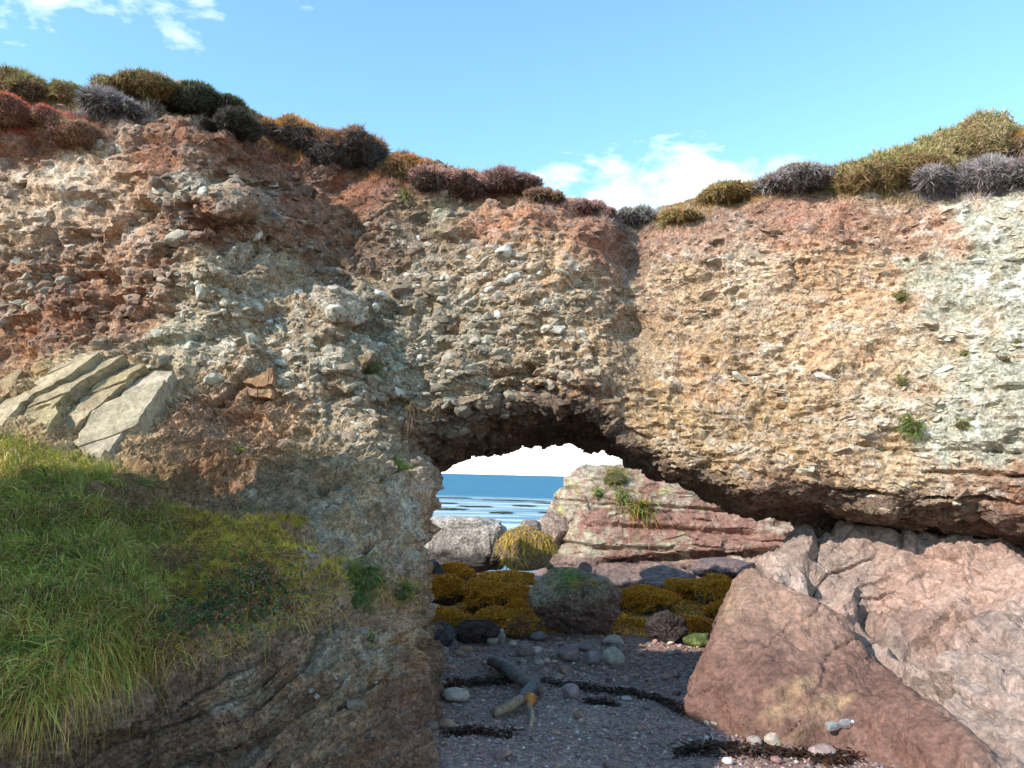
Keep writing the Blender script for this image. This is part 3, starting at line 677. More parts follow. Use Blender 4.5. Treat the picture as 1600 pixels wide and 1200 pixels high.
link('shade_headland', mesh_np('shade_headland', Vh, Qh, ch), M_ROCK, kind='structure')

DG = bpy.context.evaluated_depsgraph_get()
BV = {o.name: BVHTree.FromObject(o, DG) for o in (cliff, OUTC, STACK, BEACH)}


def hit(px, py, names=('cliff_face', 'rock_outcrop', 'layered_rock', 'beach_ground')):
    d = Vector(ray(px, py)).normalized(); best = None
    for n in names:
        loc, nor, i, dist = BV[n].ray_cast(Vector(CAM), d)
        if loc is not None and (best is None or dist < best[2]): best = (loc, nor, dist)
    return best


def ground_z(x, y):
    r = BV['beach_ground'].ray_cast(Vector((x, y, 5)), Vector((0, 0, -1))); return r[0].z
# ================================================================== SMALL BUILDERS
import bmesh


def ico(sub):
    bm = bmesh.new(); bmesh.ops.create_icosphere(bm, subdivisions=sub, radius=1)
    v = np.array([x.co[:] for x in bm.verts]); f = np.array([[q.index for q in p.verts] for p in bm.faces]); bm.free()
    return v, f


ICO = {k: ico(k) for k in (1, 2, 3, 4, 5)}


def cutstone(seed, sub=2, k=11, lo=.62, rough=.05):
    r = np.random.default_rng(seed); v, f = ICO[sub]
    n = r.normal(size=(k, 3)); n /= np.linalg.norm(n, axis=1, keepdims=True); h = r.uniform(lo, 1.0, k)
    d = v @ n.T; rad = np.where(d > .05, h / np.maximum(d, .05), 9).min(1)
    rad = np.minimum(rad, 1.15) * (1 + rough * fbm(v + seed * 3.1, 2.0, 2, seed))
    return v * rad[:, None], f


STONES = [cutstone(100 + i, 2, 8, .5, .03) for i in range(14)]
PEBBLES = [cutstone(300 + i, 3, 9, .68, .08) for i in range(10)]
OCT_V = np.array([[1, 0, 0], [-1, 0, 0], [0, 1, 0], [0, -1, 0], [0, 0, 1], [0, 0, -1]], float); OCT_F = np.array([[0, 2, 4], [2, 1, 4], [1, 3, 4], [3, 0, 4], [2, 0, 5], [1, 2, 5], [3, 1, 5], [0, 3, 5]])
OCTS = [(OCT_V * np.random.default_rng(900 + i).uniform(.75, 1.15, (6, 1)), OCT_F) for i in range(8)]
TINY = [cutstone(500 + i, 1, 8, .6, 0) for i in range(10)]
STONE_ME = [mesh_np('stone', v, f) for v, f in STONES]
for i, me in enumerate(STONE_ME): me.materials.append(M_STONE)
PEB_ME = [mesh_np('cobble', v, f, smooth=True) for v, f in PEBBLES]
M_COBBLE = rock_mat('cobble', src='Obj', grain=60, bump=.25, dist=.006, speck=.2, rough=.7, spec=.35)
for me in PEB_ME: me.materials.append(M_COBBLE)


def rotm(rng, n):
    q = rng.normal(size=(n, 4)); q /= np.linalg.norm(q, axis=1, keepdims=True)
    w, x, y, z = q.T
    return np.stack([np.stack([1 - 2 * (y * y + z * z), 2 * (x * y - z * w), 2 * (x * z + y * w)], -1),
                     np.stack([2 * (x * y + z * w), 1 - 2 * (x * x + z * z), 2 * (y * z - x * w)], -1),
                     np.stack([2 * (x * z - y * w), 2 * (y * z + x * w), 1 - 2 * (x * x + y * y)], -1)], 1)


def scatter_mesh(name, P, R, S, variants, cols, rng):
    Vs_, Fs_, Cs_ = [], [], []; off = 0
    pick = rng.integers(0, len(variants), len(P))
    for k, (v, f) in enumerate(variants):
        m = np.nonzero(pick == k)[0]
        if not len(m): continue
        w = np.einsum('nij,nkj->nki', R[m], v[None] * S[m][:, None, :]) + P[m][:, None, :]
        Vs_.append(w.reshape(-1, 3)); Fs_.append((f[None] + (np.arange(len(m)) * len(v))[:, None, None] + off).reshape(-1, 3))
        Cs_.append(np.repeat(cols[m], len(v), 0)); off += len(m) * len(v)
    return mesh_np(name, np.concatenate(Vs_), np.concatenate(Fs_), np.concatenate(Cs_))


def blades(name, P, D, L, Wd, droop, cols, rng, seg=3, drift=None):
    """grass blades: base P, start direction D, length L, width Wd, droop, colour"""
    n = len(P); D = D / np.linalg.norm(D, axis=1, keepdims=True)
    side = np.cross(D, rng.normal(size=(n, 3))); side /= np.linalg.norm(side, axis=1, keepdims=True) + 1e-9
    g = np.zeros((n, 3)); g[:, 2] = -1
    if drift is not None: g = g + drift
    vs, cs = [], []
    for k in range(seg + 1):
        t = k / seg
        c = P + (L * t)[:, None] * D + (L * droop * t * t)[:, None] * g
        w = (Wd * (1 - t) ** 0.7 * (0.6 if k == 0 else 1))[:, None] * side * 0.5
        if k < seg: vs += [c - w, c + w]
        else: vs += [c]
        cc = cols * (0.8 + 0.4 * t)
        cs += [cc, cc] if k < seg else [cc]
    m = 2 * seg + 1
    Vv = np.stack(vs, 1).reshape(-1, 3); Cc = np.stack(cs, 1).reshape(-1, 3)
    f = []
    for k in range(seg - 1):
        a = 2 * k; f += [[a, a + 1, a + 3], [a, a + 3, a + 2]]
    f += [[2 * seg - 2, 2 * seg - 1, 2 * seg]]
    F = (np.array(f)[None] + (np.arange(n) * m)[:, None, None]).reshape(-1, 3)
    return mesh_np(name, Vv, F, Cc, True)


def sample_mesh(Vm, Qm, n, rng, wt=None):
    a, b, c, d = (Vm[Qm[:, k]] for k in range(4))
    ar = np.linalg.norm(np.cross(c - a, d - b), axis=1) * .5
    if wt is not None: ar = ar * wt
    k = rng.choice(len(Qm), n, p=ar / ar.sum()); u, v_ = rng.random((n, 1)), rng.random((n, 1))
    p = (a[k] * (1 - u) + b[k] * u) * (1 - v_) + (d[k] * (1 - u) + c[k] * u) * v_
    return p, k


def vary(rng, base, n, s=.18, hue=.06):
    c = np.tile(np.float32(base), (n, 1)) * (1 + rng.normal(0, s, (n, 1))) * (1 + rng.normal(0, hue, (n, 3)))
    return np.clip(c, .004, .9)


def pick_cols(rng, pal, n, s=.2):
    w = np.array([p[1] for p in pal], float); k = rng.choice(len(pal), n, p=w / w.sum())
    c = np.float32([p[0] for p in pal])[k]
    return np.clip(c * (1 + rng.normal(0, s, (n, 1))) * (1 + rng.normal(0, .05, (n, 3))), .004, .9)


# ================================================================== STONES SET IN THE CLIFF
rng = np.random.default_rng(5)
Nf = vnormals(V2, Q); fcen = V2[Q].mean(1); fnor = Nf[Q].mean(1); fz = zones(fcen)
fpx, fpy, fd = project(fcen)
inview = (fpx > -30) & (fpx < 1630) & ((fnor * (CAM - fcen)).sum(1) > 0.1 * fd)
wt = np.where(inview, np.clip(fz[:, 4] - .2, 0, 1) * (1 - fz[:, 5]), 0) * np.where((fcen[:, 2] > 2.3) | (fcen[:, 0] > -.2), 1, .25) * (fcen[:, 2] > .3)


def stone_frames(p, nrm, rng, n, r, flat_r=0.0):
    az_ = rng.uniform(0, 2 * np.pi, n); tl = rng.normal(0, .35, n); t2 = rng.normal(0, .35, n) - 0.06
    ca, sa = np.cos(az_), np.sin(az_); R = np.zeros((n, 3, 3))
    R[:, 0, 0], R[:, 0, 1], R[:, 1, 0], R[:, 1, 1], R[:, 2, 2] = ca, -sa, sa, ca, 1
    Rx = np.zeros((n, 3, 3)); Rx[:, 0, 0] = 1; Rx[:, 1, 1] = np.cos(tl); Rx[:, 1, 2] = -np.sin(tl); Rx[:, 2, 1] = np.sin(tl); Rx[:, 2, 2] = np.cos(tl)
    Ry = np.zeros((n, 3, 3)); Ry[:, 1, 1] = 1; Ry[:, 0, 0] = np.cos(t2); Ry[:, 0, 2] = np.sin(t2); Ry[:, 2, 0] = -np.sin(t2); Ry[:, 2, 2] = np.cos(t2)
    return Rx @ Ry @ R


def stone_cols(z, rng):
    n = len(z); base = z[:, :3]
    pal = np.float32([(.47, .40, .31), (.38, .26, .19), (.57, .52, .43), (.42, .30, .20), (.36, .32, .26), (.66, .62, .54), (.34, .20, .14)])
    pc = pal[rng.choice(7, n, p=[.22, .2, .15, .18, .12, .05, .08])] * (base.mean(1, keepdims=True) / .34)
    c = (.66 * base + .34 * pc) * (.74 + .22 * (z[:, 3:4] > .55))
    li = rng.random(n) < z[:, 3] * .75
    c[li] = .35 * c[li] + .65 * np.where(rng.random((li.sum(), 1)) < .2, np.float32([[.72, .70, .62]]), np.float32([[.42, .40, .31]]))
    return np.clip(c * (1 + rng.normal(0, .14, (n, 1))), .03, .85)


wt = wt * sstep(-.25, .25, fbm(fcen * [1, 1, 1.5], 1.1, 3, 600)) * (1 - .8 * sstep(-.25, -.6, fnor[:, 2])) + wt * .12
wt = wt * (1 - .5 * sstep(.4, 1.5, fcen[:, 0]))
n = 10000
p, k = sample_mesh(V2, Q, n, rng, wt); nn_ = fnor[k]; zz = fz[k]
r = 0.012 + 0.036 * rng.random(n) ** 2.4
flt = .85 - .42 * sstep(.5, 2.5, p[:, 0])
S = np.c_[r * rng.uniform(.9, 1.7, n), r * rng.uniform(.8, 1.2, n), r * rng.uniform(.5, .95, n) * flt]
R = stone_frames(p, nn_, rng, n, r)
P = p - nn_ * (r * .4)[:, None]
cl = scatter_mesh('small_stones', P, R, S, TINY, stone_cols(zz, rng), rng)
link('small_stones', cl, M_CLAST, ARCH, kind='stuff')
n = 1500
p, k = sample_mesh(V2, Q, n, rng, wt); nn_ = fnor[k]; zz = fz[k]; r = 0.035 + 0.06 * rng.random(n) ** 2.2
flt = .9 - .52 * sstep(.5, 2.5, p[:, 0])
S = np.c_[r * rng.uniform(.9, 1.6, n), r * rng.uniform(.8, 1.2, n), r * rng.uniform(.55, .95, n) * flt]
cl = scatter_mesh('medium_stones', p - nn_ * (r * (.45 + .2 * sstep(.4, 1.5, p[:, 0])))[:, None], stone_frames(p, nn_, rng, n, r), S, STONES, stone_cols(zz, rng), rng)
link('medium_stones', cl, M_CLAST, ARCH, kind='stuff')
# the largest ones singly
special = [(520,498,34,(.60,.56,.46)),(465,456,17,(.64,.58,.5)),(95,440,22,(.45,.40,.32)),(862,510,30,(.60,.55,.45)),(1150,588,30,(.48,.42,.30)),(1015,632,24,(.52,.42,.27)),(1045,634,16,(.5,.4,.26)),
           (1480,532,17,(.82,.81,.76)),(1530,410,22,(.8,.79,.72)),(1572,440,18,(.8,.79,.72)),(1505,330,14,(.7,.68,.58)),(1362,776,17,(.62,.55,.42)),(1594,540,14,(.82,.81,.77)),(1350,675,18,(.46,.42,.32)),
           (405,478,14,(.62,.58,.48)),(700,560,20,(.45,.38,.28)),(740,535,24,(.46,.38,.29)),(930,585,22,(.46,.37,.25)),(790,395,22,(.66,.62,.54)),(735,400,20,(.62,.57,.48)),(845,430,16,(.6,.55,.46)),(330,590,26,(.56,.51,.40)),
           (440,565,20,(.62,.59,.5)),(420,552,14,(.6,.56,.46)),(545,600,24,(.36,.32,.23)),(570,640,24,(.36,.31,.23)),(1310,755,20,(.44,.33,.2)),(1410,755,22,(.5,.4,.26)),(1200,665,24,(.5,.4,.24)),(1250,510,18,(.52,.4,.26)),
           (50,490,26,(.42,.30,.2)),(140,470,24,(.40,.27,.18)),(30,405,24,(.46,.38,.28)),(110,385,26,(.44,.36,.28)),(330,335,16,(.36,.2,.13)),(300,410,18,(.36,.22,.15)),(245,520,22,(.44,.42,.32)),(1545,345,18,(.62,.6,.5)),(1440,345,14,(.75,.72,.64))]
big = []
for sx_p, sy_p, w_p, c in special:
    h_ = hit(sx_p, sy_p, ('cliff_face',))
    if h_: big.append((np.array(h_[0]), np.array(h_[1]), w_p * h_[0].y / FPX * .58, tuple(q * .86 for q in c)))
p, k = sample_mesh(V2, Q, 3000, rng, wt * ((fcen[:, 2] > 2.35) | (fcen[:, 0] > -.2))); cs_ = stone_cols(fz[k], rng)
for i in range(3000):
    if len(big) >= 290: break
    rr = .065 + .06 * rng.random() ** 2
    if all(np.linalg.norm(p[i] - b[0]) > .8 * (rr + b[2]) + .05 for b in big): big.append((p[i], fnor[k[i]], rr, cs_[i]))
for i, (pp, nr, rr, c) in enumerate(big):
    o = link('stone', STONE_ME[i % len(STONE_ME)], None, ARCH)
    R = stone_frames(None, None, rng, 1, rr)[0]; fl_ = .8 - .3 * float(sstep(.5, 2.5, pp[0]))
    o.matrix_local = Matrix.Translation(Vector(pp - nr * rr * .5)) @ Matrix(R.tolist()).to_4x4() @ Matrix.Diagonal((rr * rng.uniform(.95, 1.35), rr * rng.uniform(.8, 1.1), rr * rng.uniform(.6, .9) * fl_ * 1.2, 1))
    o.color = (*[float(x) for x in c], 1)

# ================================================================== SLATE SLABS
M_SLAB = rock_mat('slate_slab', src='Obj', grain=26, bump=.7, dist=.03, speck=.25, stretch=(1, 1, 1))


def clip(poly, n2, off):
    out = []
    for i in range(len(poly)):
        a, b = poly[i], poly[(i + 1) % len(poly)]; da, db = a @ n2 - off, b @ n2 - off
        if da >= 0: out.append(a)
        if (da >= 0) != (db >= 0): out.append(a + (b - a) * (da / (da - db)))
    return out


def slab(poly, col, out=.075, thick=.26):
    pts = np.array([np.array(hit(a, b, ('cliff_face',))[0]) for a, b in poly]); c = pts.mean(0); nrm = np.linalg.svd(pts - c)[2][2]
    if nrm[1] > 0: nrm = -nrm
    nrm = nrm * .5 + .5 * np.array([-.30, -.80, .50]); nrm /= np.linalg.norm(nrm)
    e1 = np.array([math.cos(DIP), 0, math.sin(DIP)]); e1 -= nrm * (e1 @ nrm); e1 /= np.linalg.norm(e1); e2 = np.cross(nrm, e1)
    uv = np.c_[(pts - c) @ e1, (pts - c) @ e2]; dense = []
    for i in range(len(uv)):
        a, b = uv[i], uv[(i + 1) % len(uv)]; m_ = max(2, int(np.linalg.norm(b - a) / .06))
        for t in np.linspace(0, 1, m_, endpoint=False): dense.append(a * (1 - t) + b * t + rng.normal(0, .010, 2))
    v0, v1 = uv[:, 1].min(), uv[:, 1].max(); cuts_ = [v0 - .01]
    while cuts_[-1] < v1: cuts_.append(cuts_[-1] + rng.uniform(.25, .6))
    tw = np.array([math.cos(.06), math.sin(.06)])
    for j in range(len(cuts_) - 1):
        th = rng.normal(0, .05); n2 = np.array([math.sin(th), math.cos(th)])
        s_ = clip(dense, n2, cuts_[j] + .002); s_ = clip(s_, -n2, -cuts_[j + 1] + .002) if len(s_) > 2 else s_
        if len(s_) < 4: continue
        ulo, uhi = min(q[0] for q in s_), max(q[0] for q in s_)
        # break the strip once or twice across
        br_ = sorted([ulo - .01] + [rng.uniform(ulo, uhi) for _ in range(int(rng.integers(0, 2)))] + [uhi + .01])
        for q0, q1 in zip(br_[:-1], br_[1:]):
            n3 = np.array([math.cos(.5), -math.sin(.5)])
            s2 = clip(s_, n3, q0 * n3[0] + .003); s2 = clip(s2, -n3, -q1 * n3[0] + .003) if len(s2) > 2 else s2
            if len(s2) < 4: continue
            o0 = out + rng.uniform(-.02, .012); tl = rng.normal(0, .05, 2)
            bm = bmesh.new(); hgt = lambda q: o0 + tl[0] * .3 * (q[0] - (q0 + q1) / 2) + tl[1] * (q[1] - cuts_[j])
            top = [bm.verts.new(c + e1 * q[0] + e2 * q[1] + nrm * hgt(q)) for q in s2]; bot = [bm.verts.new(c + e1 * q[0] + e2 * q[1] + nrm * (o0 - thick)) for q in s2]
            m_ = len(s2)
            for i in range(m_): bm.faces.new([top[i], bot[i], bot[(i + 1) % m_], top[(i + 1) % m_]])
            bm.faces.new(top); bm.faces.new(bot[::-1]); bmesh.ops.triangulate(bm, faces=bm.faces[:])
            for _ in range(2): bmesh.ops.subdivide_edges(bm, edges=[e_ for e_ in bm.edges if e_.calc_length() > .06], cuts=1, use_grid_fill=True)
            bmesh.ops.triangulate(bm, faces=bm.faces[:]); bmesh.ops.recalc_face_normals(bm, faces=bm.faces)
            vv = np.array([x.co[:] for x in bm.verts]); uq = np.c_[(vv - c) @ e1 * 2.0, (vv - c) @ e2 * 9.0, 0 * vv[:, 0] + len(cuts_) + j]
            stp = np.floor(2.2 * (vnoise(uq, 31) + .5 * vnoise(uq * 2.3, 32))) / 2.2
            nd = (.016 * stp + .012 * fbm(vv, 9, 3, 33)) * sstep(-thick, out - .03, (vv - c) @ nrm - 0)
            for x, q_, w_ in zip(bm.verts, nd, fbm(vv + 9, 11, 2, 34)): x.co = Vector(np.array(x.co) + nrm * q_ + e2 * .012 * w_)
            me = bpy.data.meshes.new('slate_slab'); bm.to_mesh(me); bm.free()
            o = link('slate_slab', me, M_SLAB, ARCH); k_ = rng.uniform(.88, 1.06) * .74; o.color = (col[0] * k_ * .98, col[1] * k_ * .90, col[2] * k_ * rng.uniform(.75, .88), 1)


for poly, col in (
    ([(-8,652),(40,610),(75,586),(140,562),(170,566),(120,596),(60,625),(20,655),(0,668)], (.50,.45,.32)),
    ([(20,655),(62,627),(122,598),(172,568),(205,574),(160,604),(110,632),(60,660),(20,682)], (.47,.42,.28)),
    ([(18,686),(62,662),(96,640),(98,660),(76,680),(40,690)], (.48,.43,.26)),
    ([(100,650),(150,612),(210,578),(240,586),(195,616),(150,648),(112,676),(96,680)], (.49,.43,.29)),
    ([(112,690),(150,655),(200,620),(245,598),(282,597),(270,620),(240,655),(205,690),(172,722),(140,715)], (.48,.45,.35)),
    ([(244,622),(300,598),(290,612),(250,640),(216,672),(222,652)], (.44,.38,.28)),
    ([(378,588),(402,578),(432,586),(432,606),(404,610),(380,600)], (.42,.27,.17)),
    ([(376,600),(404,612),(434,610),(430,624),(400,622)], (.40,.27,.18)),
    ([(0,600),(36,580),(46,588),(10,622)], (.42,.34,.2)),
    ([(48,570),(76,560),(88,572),(60,590)], (.46,.33,.19))):
    slab(poly, col)
# ================================================================== PLANTS
UP = np.array([0, 0, 1.0])


def lump(name, c, rx, ry, rz, seed, amp=.22, sub=4, cols=(.1, .08, .05)):
    v, f = ICO[sub]; d = 1 + amp * fbm(v + seed, 1.6, 4, seed) + amp * .8 * fbm(v + seed, 5, 3, seed + 1)
    P_ = v * d[:, None] * [rx, ry, rz]
    col = np.tile(np.float32(cols), (len(v), 1)) * (1 + .4 * fbm(v + seed, 3, 3, seed + 2))[:, None]
    return P_, f, col


def tri_sample(v, f, n, rng, keep=None):
    a, b, c = v[f[:, 0]], v[f[:, 1]], v[f[:, 2]]; nr = np.cross(b - a, c - a); ar = np.linalg.norm(nr, axis=1); nr = nr / ar[:, None]
    w = ar if keep is None else ar * keep(nr, (a + b + c) / 3)
    k = rng.choice(len(f), n, p=w / w.sum()); u = rng.random((n, 1)); t = rng.random((n, 1)); m = (u + t) > 1
    u = np.where(m, 1 - u, u); t = np.where(m, 1 - t, t)
    return a[k] + (b[k] - a[k]) * u + (c[k] - a[k]) * t, nr[k]


M_TURF = rock_mat('plant_core', grain=60, bump=.8, dist=.03, speck=.4)
PLSEED = [20]


def heather(cx, cy, w, h, top, low, label, Lm=.06, dens=2300, yoff=.12, ydep=None, name='heather_cushion', cat='heather', grp='cushions on the cliff top'):
    PLSEED[0] += 1; sd_ = PLSEED[0]; r_ = np.random.default_rng(sd_)
    h_ = hit(cx, cy + h * .4, ('cliff_face',)); Yd = ydep or (h_[0].y if h_ else 10.3)
    Yd = min(Yd, 10.9) + yoff; c = at(cx, cy, Yd)
    rx, rz = w / 2 * Yd / FPX * 1.22, h / 2 * Yd / FPX * .95; ry = max(.75 * rx, .3)
    ry = min(ry, .9); Ps, fs, cs_l, of = [], [], [], 0
    nl = 5 + int(rx / .22)
    for i_ in range(nl):
        u_ = -1 + 2 * (i_ + .5) / nl + r_.normal(0, .15); sc_ = r_.uniform(.75, 1.05) * (1 - .40 * u_ * u_)
        lr = max(rx * .48, rz * .9) * sc_ * r_.uniform(.75, 1.15)
        P0, f0, c0 = lump(name, c, min(lr, rx), ry * r_.uniform(.5, .9), rz * sc_ * r_.uniform(.65, .95), sd_ * 7 + i_, amp=.24, sub=3, cols=low[0][0])
        P0 = P0 + [u_ * rx * .78, r_.normal(0, .22) * ry, rz * (r_.uniform(-.32, .08) - .35 * u_ * u_)]
        Ps.append(P0); fs.append(f0 + of); cs_l.append(c0); of += len(P0)
    P_, f, col = np.concatenate(Ps), np.concatenate(fs), np.concatenate(cs_l)
    root = link(name, None, label=label, cat=cat, group=grp, loc=tuple(c - UP * rz * .8))
    off = UP * rz * .8
    link('woody_core', mesh_np('woody_core', P_ * .93 + off, f, col * .9, True), M_TURF, root)
    Lm = min(Lm, .085)
    n_ = int(min(24000, dens * 20 * rx * max(rz, .25) * 2.2))
    q, nr = tri_sample(P_, f, n_, r_, lambda nr, cc: np.where(nr[:, 1] > .55, .05, 1.0))
    # a low mat of the same plants spreads over the rock round the cushion
    ex = ((fcen[:, 0] - c[0]) / (rx * 1.55)) ** 2 + ((fcen[:, 2] - c[2] + rz * .25) / (rz * 1.35)) ** 2
    mw = np.clip(1.15 - ex, 0, 1) * (np.abs(fcen[:, 1] - c[1]) < 1.3) * (fnor[:, 2] > -.15) * (fpy < cy + h * .62)
    nm_ = 0
    if mw.sum() > 1:
        nm_ = int(n_ * .6); q2, k2 = sample_mesh(V2, Q, nm_, r_, mw); q = np.concatenate([q, q2 - c]); nr = np.concatenate([nr, fnor[k2]]); n_ += nm_
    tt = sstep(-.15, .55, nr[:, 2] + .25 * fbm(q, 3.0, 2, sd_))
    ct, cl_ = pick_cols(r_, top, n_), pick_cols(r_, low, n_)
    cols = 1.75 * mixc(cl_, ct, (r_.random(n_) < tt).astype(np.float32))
    D = nr * .6 + UP * .45 + r_.normal(0, .6, (n_, 3))
    me = blades('sprigs', q + off - nr * .01, D, Lm * r_.uniform(.45, 1.3, n_) * (.7 + .9 * np.clip(.5 + fbm(q, 5, 2, sd_ + 5), 0, 1)), r_.uniform(.014, .026, n_), r_.uniform(0, .25, n_), cols, r_, 1)
    link('sprigs', me, M_LEAF, root, kind='stuff')
    return root


GR, BR, OR, PU, GY, RD, DK, OL = (.10, .14, .035), (.22, .14, .07), (.36, .16, .04), (.22, .12, .10), (.20, .175, .17), (.36, .075, .06), (.045, .042, .03), (.20, .17, .06)
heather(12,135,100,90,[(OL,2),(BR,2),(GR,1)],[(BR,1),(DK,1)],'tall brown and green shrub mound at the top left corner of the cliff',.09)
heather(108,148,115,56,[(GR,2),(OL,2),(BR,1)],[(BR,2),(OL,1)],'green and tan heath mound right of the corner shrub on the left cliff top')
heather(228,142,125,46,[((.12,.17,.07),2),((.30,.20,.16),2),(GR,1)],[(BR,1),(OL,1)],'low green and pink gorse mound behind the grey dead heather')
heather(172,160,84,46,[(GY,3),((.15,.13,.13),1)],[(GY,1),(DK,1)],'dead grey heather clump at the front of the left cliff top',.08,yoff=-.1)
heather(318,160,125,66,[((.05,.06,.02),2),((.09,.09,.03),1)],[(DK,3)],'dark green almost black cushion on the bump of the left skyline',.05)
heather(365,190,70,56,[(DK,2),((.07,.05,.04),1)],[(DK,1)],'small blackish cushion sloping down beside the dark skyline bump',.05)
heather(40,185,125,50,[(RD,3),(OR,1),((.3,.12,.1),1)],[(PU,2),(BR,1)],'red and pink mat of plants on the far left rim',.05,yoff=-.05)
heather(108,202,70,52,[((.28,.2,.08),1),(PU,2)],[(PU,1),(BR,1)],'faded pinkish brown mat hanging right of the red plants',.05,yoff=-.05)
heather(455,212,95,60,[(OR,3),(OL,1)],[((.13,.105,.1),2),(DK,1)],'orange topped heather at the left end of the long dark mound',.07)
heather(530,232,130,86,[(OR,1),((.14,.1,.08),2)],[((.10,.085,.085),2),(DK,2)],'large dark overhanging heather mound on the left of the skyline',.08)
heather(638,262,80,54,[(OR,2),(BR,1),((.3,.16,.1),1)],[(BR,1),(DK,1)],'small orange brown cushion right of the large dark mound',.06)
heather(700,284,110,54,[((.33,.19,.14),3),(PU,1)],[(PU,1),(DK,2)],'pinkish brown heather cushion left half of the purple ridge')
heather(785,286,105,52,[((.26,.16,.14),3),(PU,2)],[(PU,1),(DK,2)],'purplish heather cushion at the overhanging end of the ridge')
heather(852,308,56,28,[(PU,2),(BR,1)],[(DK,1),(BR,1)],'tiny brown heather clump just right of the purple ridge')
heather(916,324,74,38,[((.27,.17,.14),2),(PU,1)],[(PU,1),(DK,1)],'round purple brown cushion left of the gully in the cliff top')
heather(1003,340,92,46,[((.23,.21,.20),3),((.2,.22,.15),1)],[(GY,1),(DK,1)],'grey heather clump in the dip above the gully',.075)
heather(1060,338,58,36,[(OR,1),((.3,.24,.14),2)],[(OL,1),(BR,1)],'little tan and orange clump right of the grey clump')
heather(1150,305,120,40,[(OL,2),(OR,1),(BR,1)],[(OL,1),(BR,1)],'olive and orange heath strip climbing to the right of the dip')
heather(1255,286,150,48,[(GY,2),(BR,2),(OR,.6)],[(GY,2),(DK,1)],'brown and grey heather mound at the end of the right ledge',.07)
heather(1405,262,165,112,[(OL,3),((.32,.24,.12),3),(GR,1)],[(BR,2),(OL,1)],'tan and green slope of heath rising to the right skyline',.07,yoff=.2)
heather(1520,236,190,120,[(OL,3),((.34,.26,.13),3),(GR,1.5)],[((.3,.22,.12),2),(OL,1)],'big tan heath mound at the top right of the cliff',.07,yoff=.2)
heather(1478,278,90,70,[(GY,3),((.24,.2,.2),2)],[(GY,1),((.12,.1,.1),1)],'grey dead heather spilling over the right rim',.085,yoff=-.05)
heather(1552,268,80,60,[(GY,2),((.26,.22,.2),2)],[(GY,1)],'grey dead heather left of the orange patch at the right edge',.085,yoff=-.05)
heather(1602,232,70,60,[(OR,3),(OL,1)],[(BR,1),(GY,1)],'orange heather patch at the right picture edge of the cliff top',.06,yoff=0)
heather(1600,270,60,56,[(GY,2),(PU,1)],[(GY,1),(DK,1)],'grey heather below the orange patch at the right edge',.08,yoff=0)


# low heath mat over the top of the rock between the cushions (stuff)
rm_ = np.random.default_rng(404)
topz = np.interp(fcen[:, 0], skx, skz)
mw = sstep(.25, .55, fnor[:, 2]) * sstep(-.75, -.25, fcen[:, 2] - topz + .3 * fbm(fcen, 1.2, 3, 410)) * (fcen[:, 1] < 11.8) * (fpx > -160) * (fpx < 1900)
q_, k_ = sample_mesh(V2, Q, 32000, rm_, mw)
t_ = .5 + .5 * fbm(q_, .9, 3, 420)
c_ = mixc(pick_cols(rm_, [(OL, 2), (BR, 2), (GR, 1)], 32000), pick_cols(rm_, [(PU, 2), (OR, 1.2), (BR, 2), (GY, 1)], 32000), sstep(.35, .65, t_))
link('heath_mat', blades('heath_mat', q_ - fnor[k_] * .01, fnor[k_] * .6 + UP * .7 + rm_.normal(0, .45, (32000, 3)), rm_.uniform(.03, .10, 32000) * (.6 + .8 * t_), rm_.uniform(.012, .022, 32000), rm_.uniform(0, .4, 32000), c_ * 1.3, rm_, 1), M_LEAF,
     label='low brown and olive heath mat along the top of the cliff', cat='heath', kind='stuff')


def tuft(px_t, py_t, w, h, pal, label, n_=160, droop=.6, name='grass_tuft', cat='grass tuft', grp='tufts growing on the rock', wid=.009, on=('cliff_face', 'rock_outcrop', 'layered_rock')):
    PLSEED[0] += 1; r_ = np.random.default_rng(PLSEED[0]); h_ = hit(px_t, py_t + h * .25, on)
    c, nr = np.array(h_[0]), np.array(h_[1]); s_ = c[1] / FPX; rad = w * .28 * s_; L_ = np.maximum(.5 * (w * .5 + h * .6) * s_, .04)
    n2 = nr * [1, 1, .5]; n2 /= np.linalg.norm(n2) + 1e-9
    root = link(name, None, label=label, cat=cat, group=grp, loc=tuple(c))
    q = r_.normal(0, .45, (n_, 3)) * rad; q -= (q @ nr)[:, None] * nr
    D = n2 * .6 + UP * .8 + r_.normal(0, .55, (n_, 3))
    link('blades', blades('blades', q - nr * .01, D, L_ * r_.uniform(.5, 1.25, n_), r_.uniform(.7, 1.3, n_) * wid * max(1, s_ / .0075), droop * r_.uniform(.3, 1.3, n_), pick_cols(r_, pal, n_), r_, 3), M_LEAF, root, kind='stuff')
    P_, f, col = lump('c', c, rad * .8, rad * .8, rad * .5, PLSEED[0], cols=(.10, .09, .04), sub=3)
    link('root_mat', mesh_np('root_mat', P_, f, col, True), M_TURF, root)
    return root


